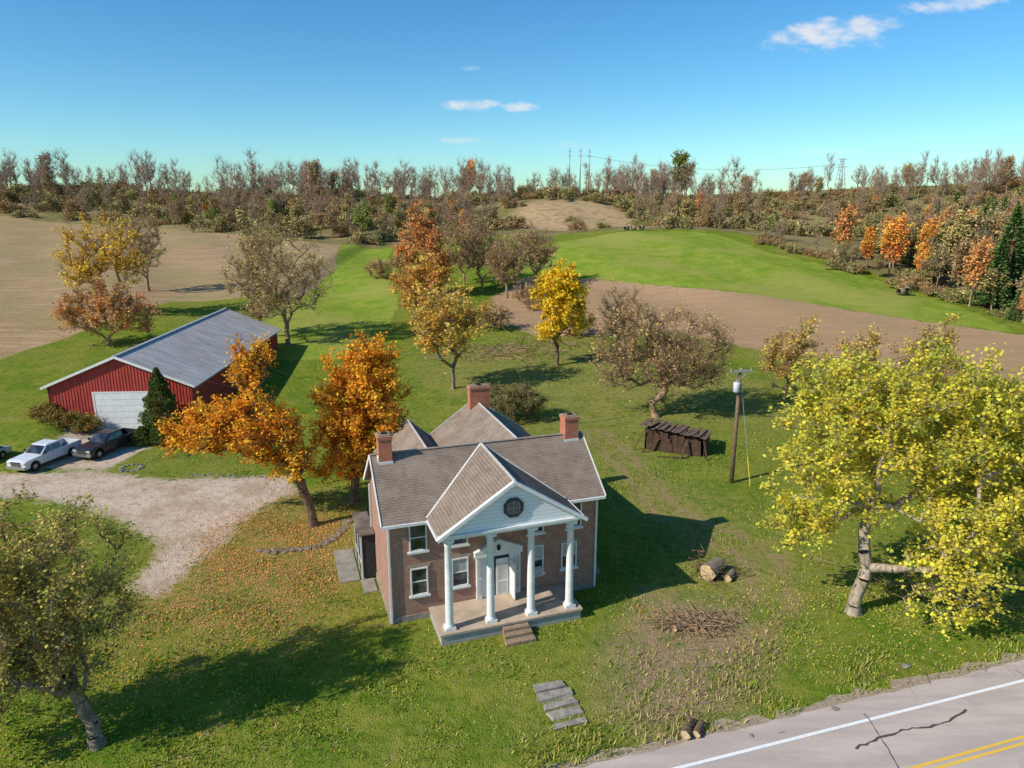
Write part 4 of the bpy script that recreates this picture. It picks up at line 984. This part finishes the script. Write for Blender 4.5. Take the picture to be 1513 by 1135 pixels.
litter('fallen_leaves',[(-15,44.5,3,3.2,9500,OR_),(-13,38.5,3.0,3,4500,OR_),(-17,33,4,3,2600,OR_),(-12,49,3,2,2500,OR_),(-18,27,4,3,1200,OR_),(20,35,4.5,3,4500,YE_),(12,31,6,3,1000,YE_),(0,31,7,3,400,OR_),(-18,42,2.2,4,2400,OR_)],3)

# ------------------------------------------------------------------ light, sky, camera
SAZ=math.radians(29);SEL=math.radians(36.5)
dirv=Vector((math.cos(SAZ)*math.cos(SEL),math.sin(SAZ)*math.cos(SEL),-math.sin(SEL)))
L=D.lights.new('sun','SUN');L.energy=5.0;L.angle=math.radians(.5);L.color=(1,.935,.82)
so=link(D.objects.new('sun',L));so.rotation_euler=dirv.to_track_quat('-Z','Y').to_euler();so.location=(-40,-20,60)
w=D.worlds.new('World');C.scene.world=w;w.use_nodes=True;nt=w.node_tree;nt.nodes.clear()
sky=nd(nt,'ShaderNodeTexSky',sky_type='NISHITA');sky.sun_disc=False;sky.sun_elevation=SEL;sky.sun_rotation=math.atan2(-dirv.x,-dirv.y)%(2*math.pi)
sky.air_density=1.0;sky.dust_density=.3;sky.ozone_density=1.6;sky.altitude=300
hs=nd(nt,'ShaderNodeHueSaturation');hs.inputs['Saturation'].default_value=1.3;nt.links.new(sky.outputs[0],hs.inputs['Color'])
skyc=mixc(nt,1.0,hs.outputs[0],(.74,1.13,1.26),'MULTIPLY')
tc=nd(nt,'ShaderNodeTexCoord');s=nd(nt,'ShaderNodeSeparateXYZ');nt.links.new(tc.outputs['Generated'],s.inputs[0])
yy=math_(nt,'MAXIMUM',s.outputs[1],.05);A_=math_(nt,'DIVIDE',s.outputs[0],yy);B_=math_(nt,'DIVIDE',s.outputs[2],yy)
cb=nd(nt,'ShaderNodeCombineXYZ');nt.links.new(A_,cb.inputs[0]);nt.links.new(math_(nt,'MULTIPLY',B_,2.2),cb.inputs[1])
cn=noise(nt,cb.outputs[0],24,4,.62)
tot=None
for a0,b0,ra,rb_,st_,tl_ in ((.408,.211,.088,.020,1,.08),(.45,.2245,.05,.012,.9,.1),(.56,.246,.09,.010,.8,.12),(-.056,.1250,.036,.0085,1,0),(.012,.1225,.026,.007,.9,0),(-.066,.081,.042,.0050,.55,0),(.09,.075,.04,.0045,.22,0),(.42,.066,.05,.004,.25,0),(-.054,.17,.018,.004,.3,0)):
    da=math_(nt,'SUBTRACT',A_,a0);db=math_(nt,'SUBTRACT',math_(nt,'SUBTRACT',B_,b0),math_(nt,'MULTIPLY',da,tl_))
    da=math_(nt,'DIVIDE',da,ra);db=math_(nt,'DIVIDE',db,rb_)
    r=math_(nt,'ADD',math_(nt,'MULTIPLY',da,da),math_(nt,'MULTIPLY',db,db))
    r=math_(nt,'ADD',r,math_(nt,'MULTIPLY_ADD',cn,-4.4,2.2))
    c=rng_(nt,r,1.2,-.6,0,st_)
    tot=c if tot is None else math_(nt,'MAXIMUM',tot,c)
tot=math_(nt,'MULTIPLY',tot,math_(nt,'GREATER_THAN',s.outputs[1],.06))
skyc=mixc(nt,math_(nt,'MULTIPLY',tot,.85),skyc,(7.4,7.4,7.6))
bg=nd(nt,'ShaderNodeBackground');bg.inputs[1].default_value=.115;nt.links.new(skyc,bg.inputs[0])
o=nd(nt,'ShaderNodeOutputWorld');nt.links.new(bg.outputs[0],o.inputs[0])
cam=D.cameras.new('camera');cam.sensor_width=36;cam.lens=36*1050/1513;cam.clip_end=6000;cam.clip_start=.5
co=link(D.objects.new('camera',cam));co.location=(0,0,22);co.rotation_euler=(math.radians(90-14.3),0,0)
C.scene.camera=co
C.scene.view_settings.view_transform='Standard';C.scene.view_settings.look='None';C.scene.view_settings.exposure=0
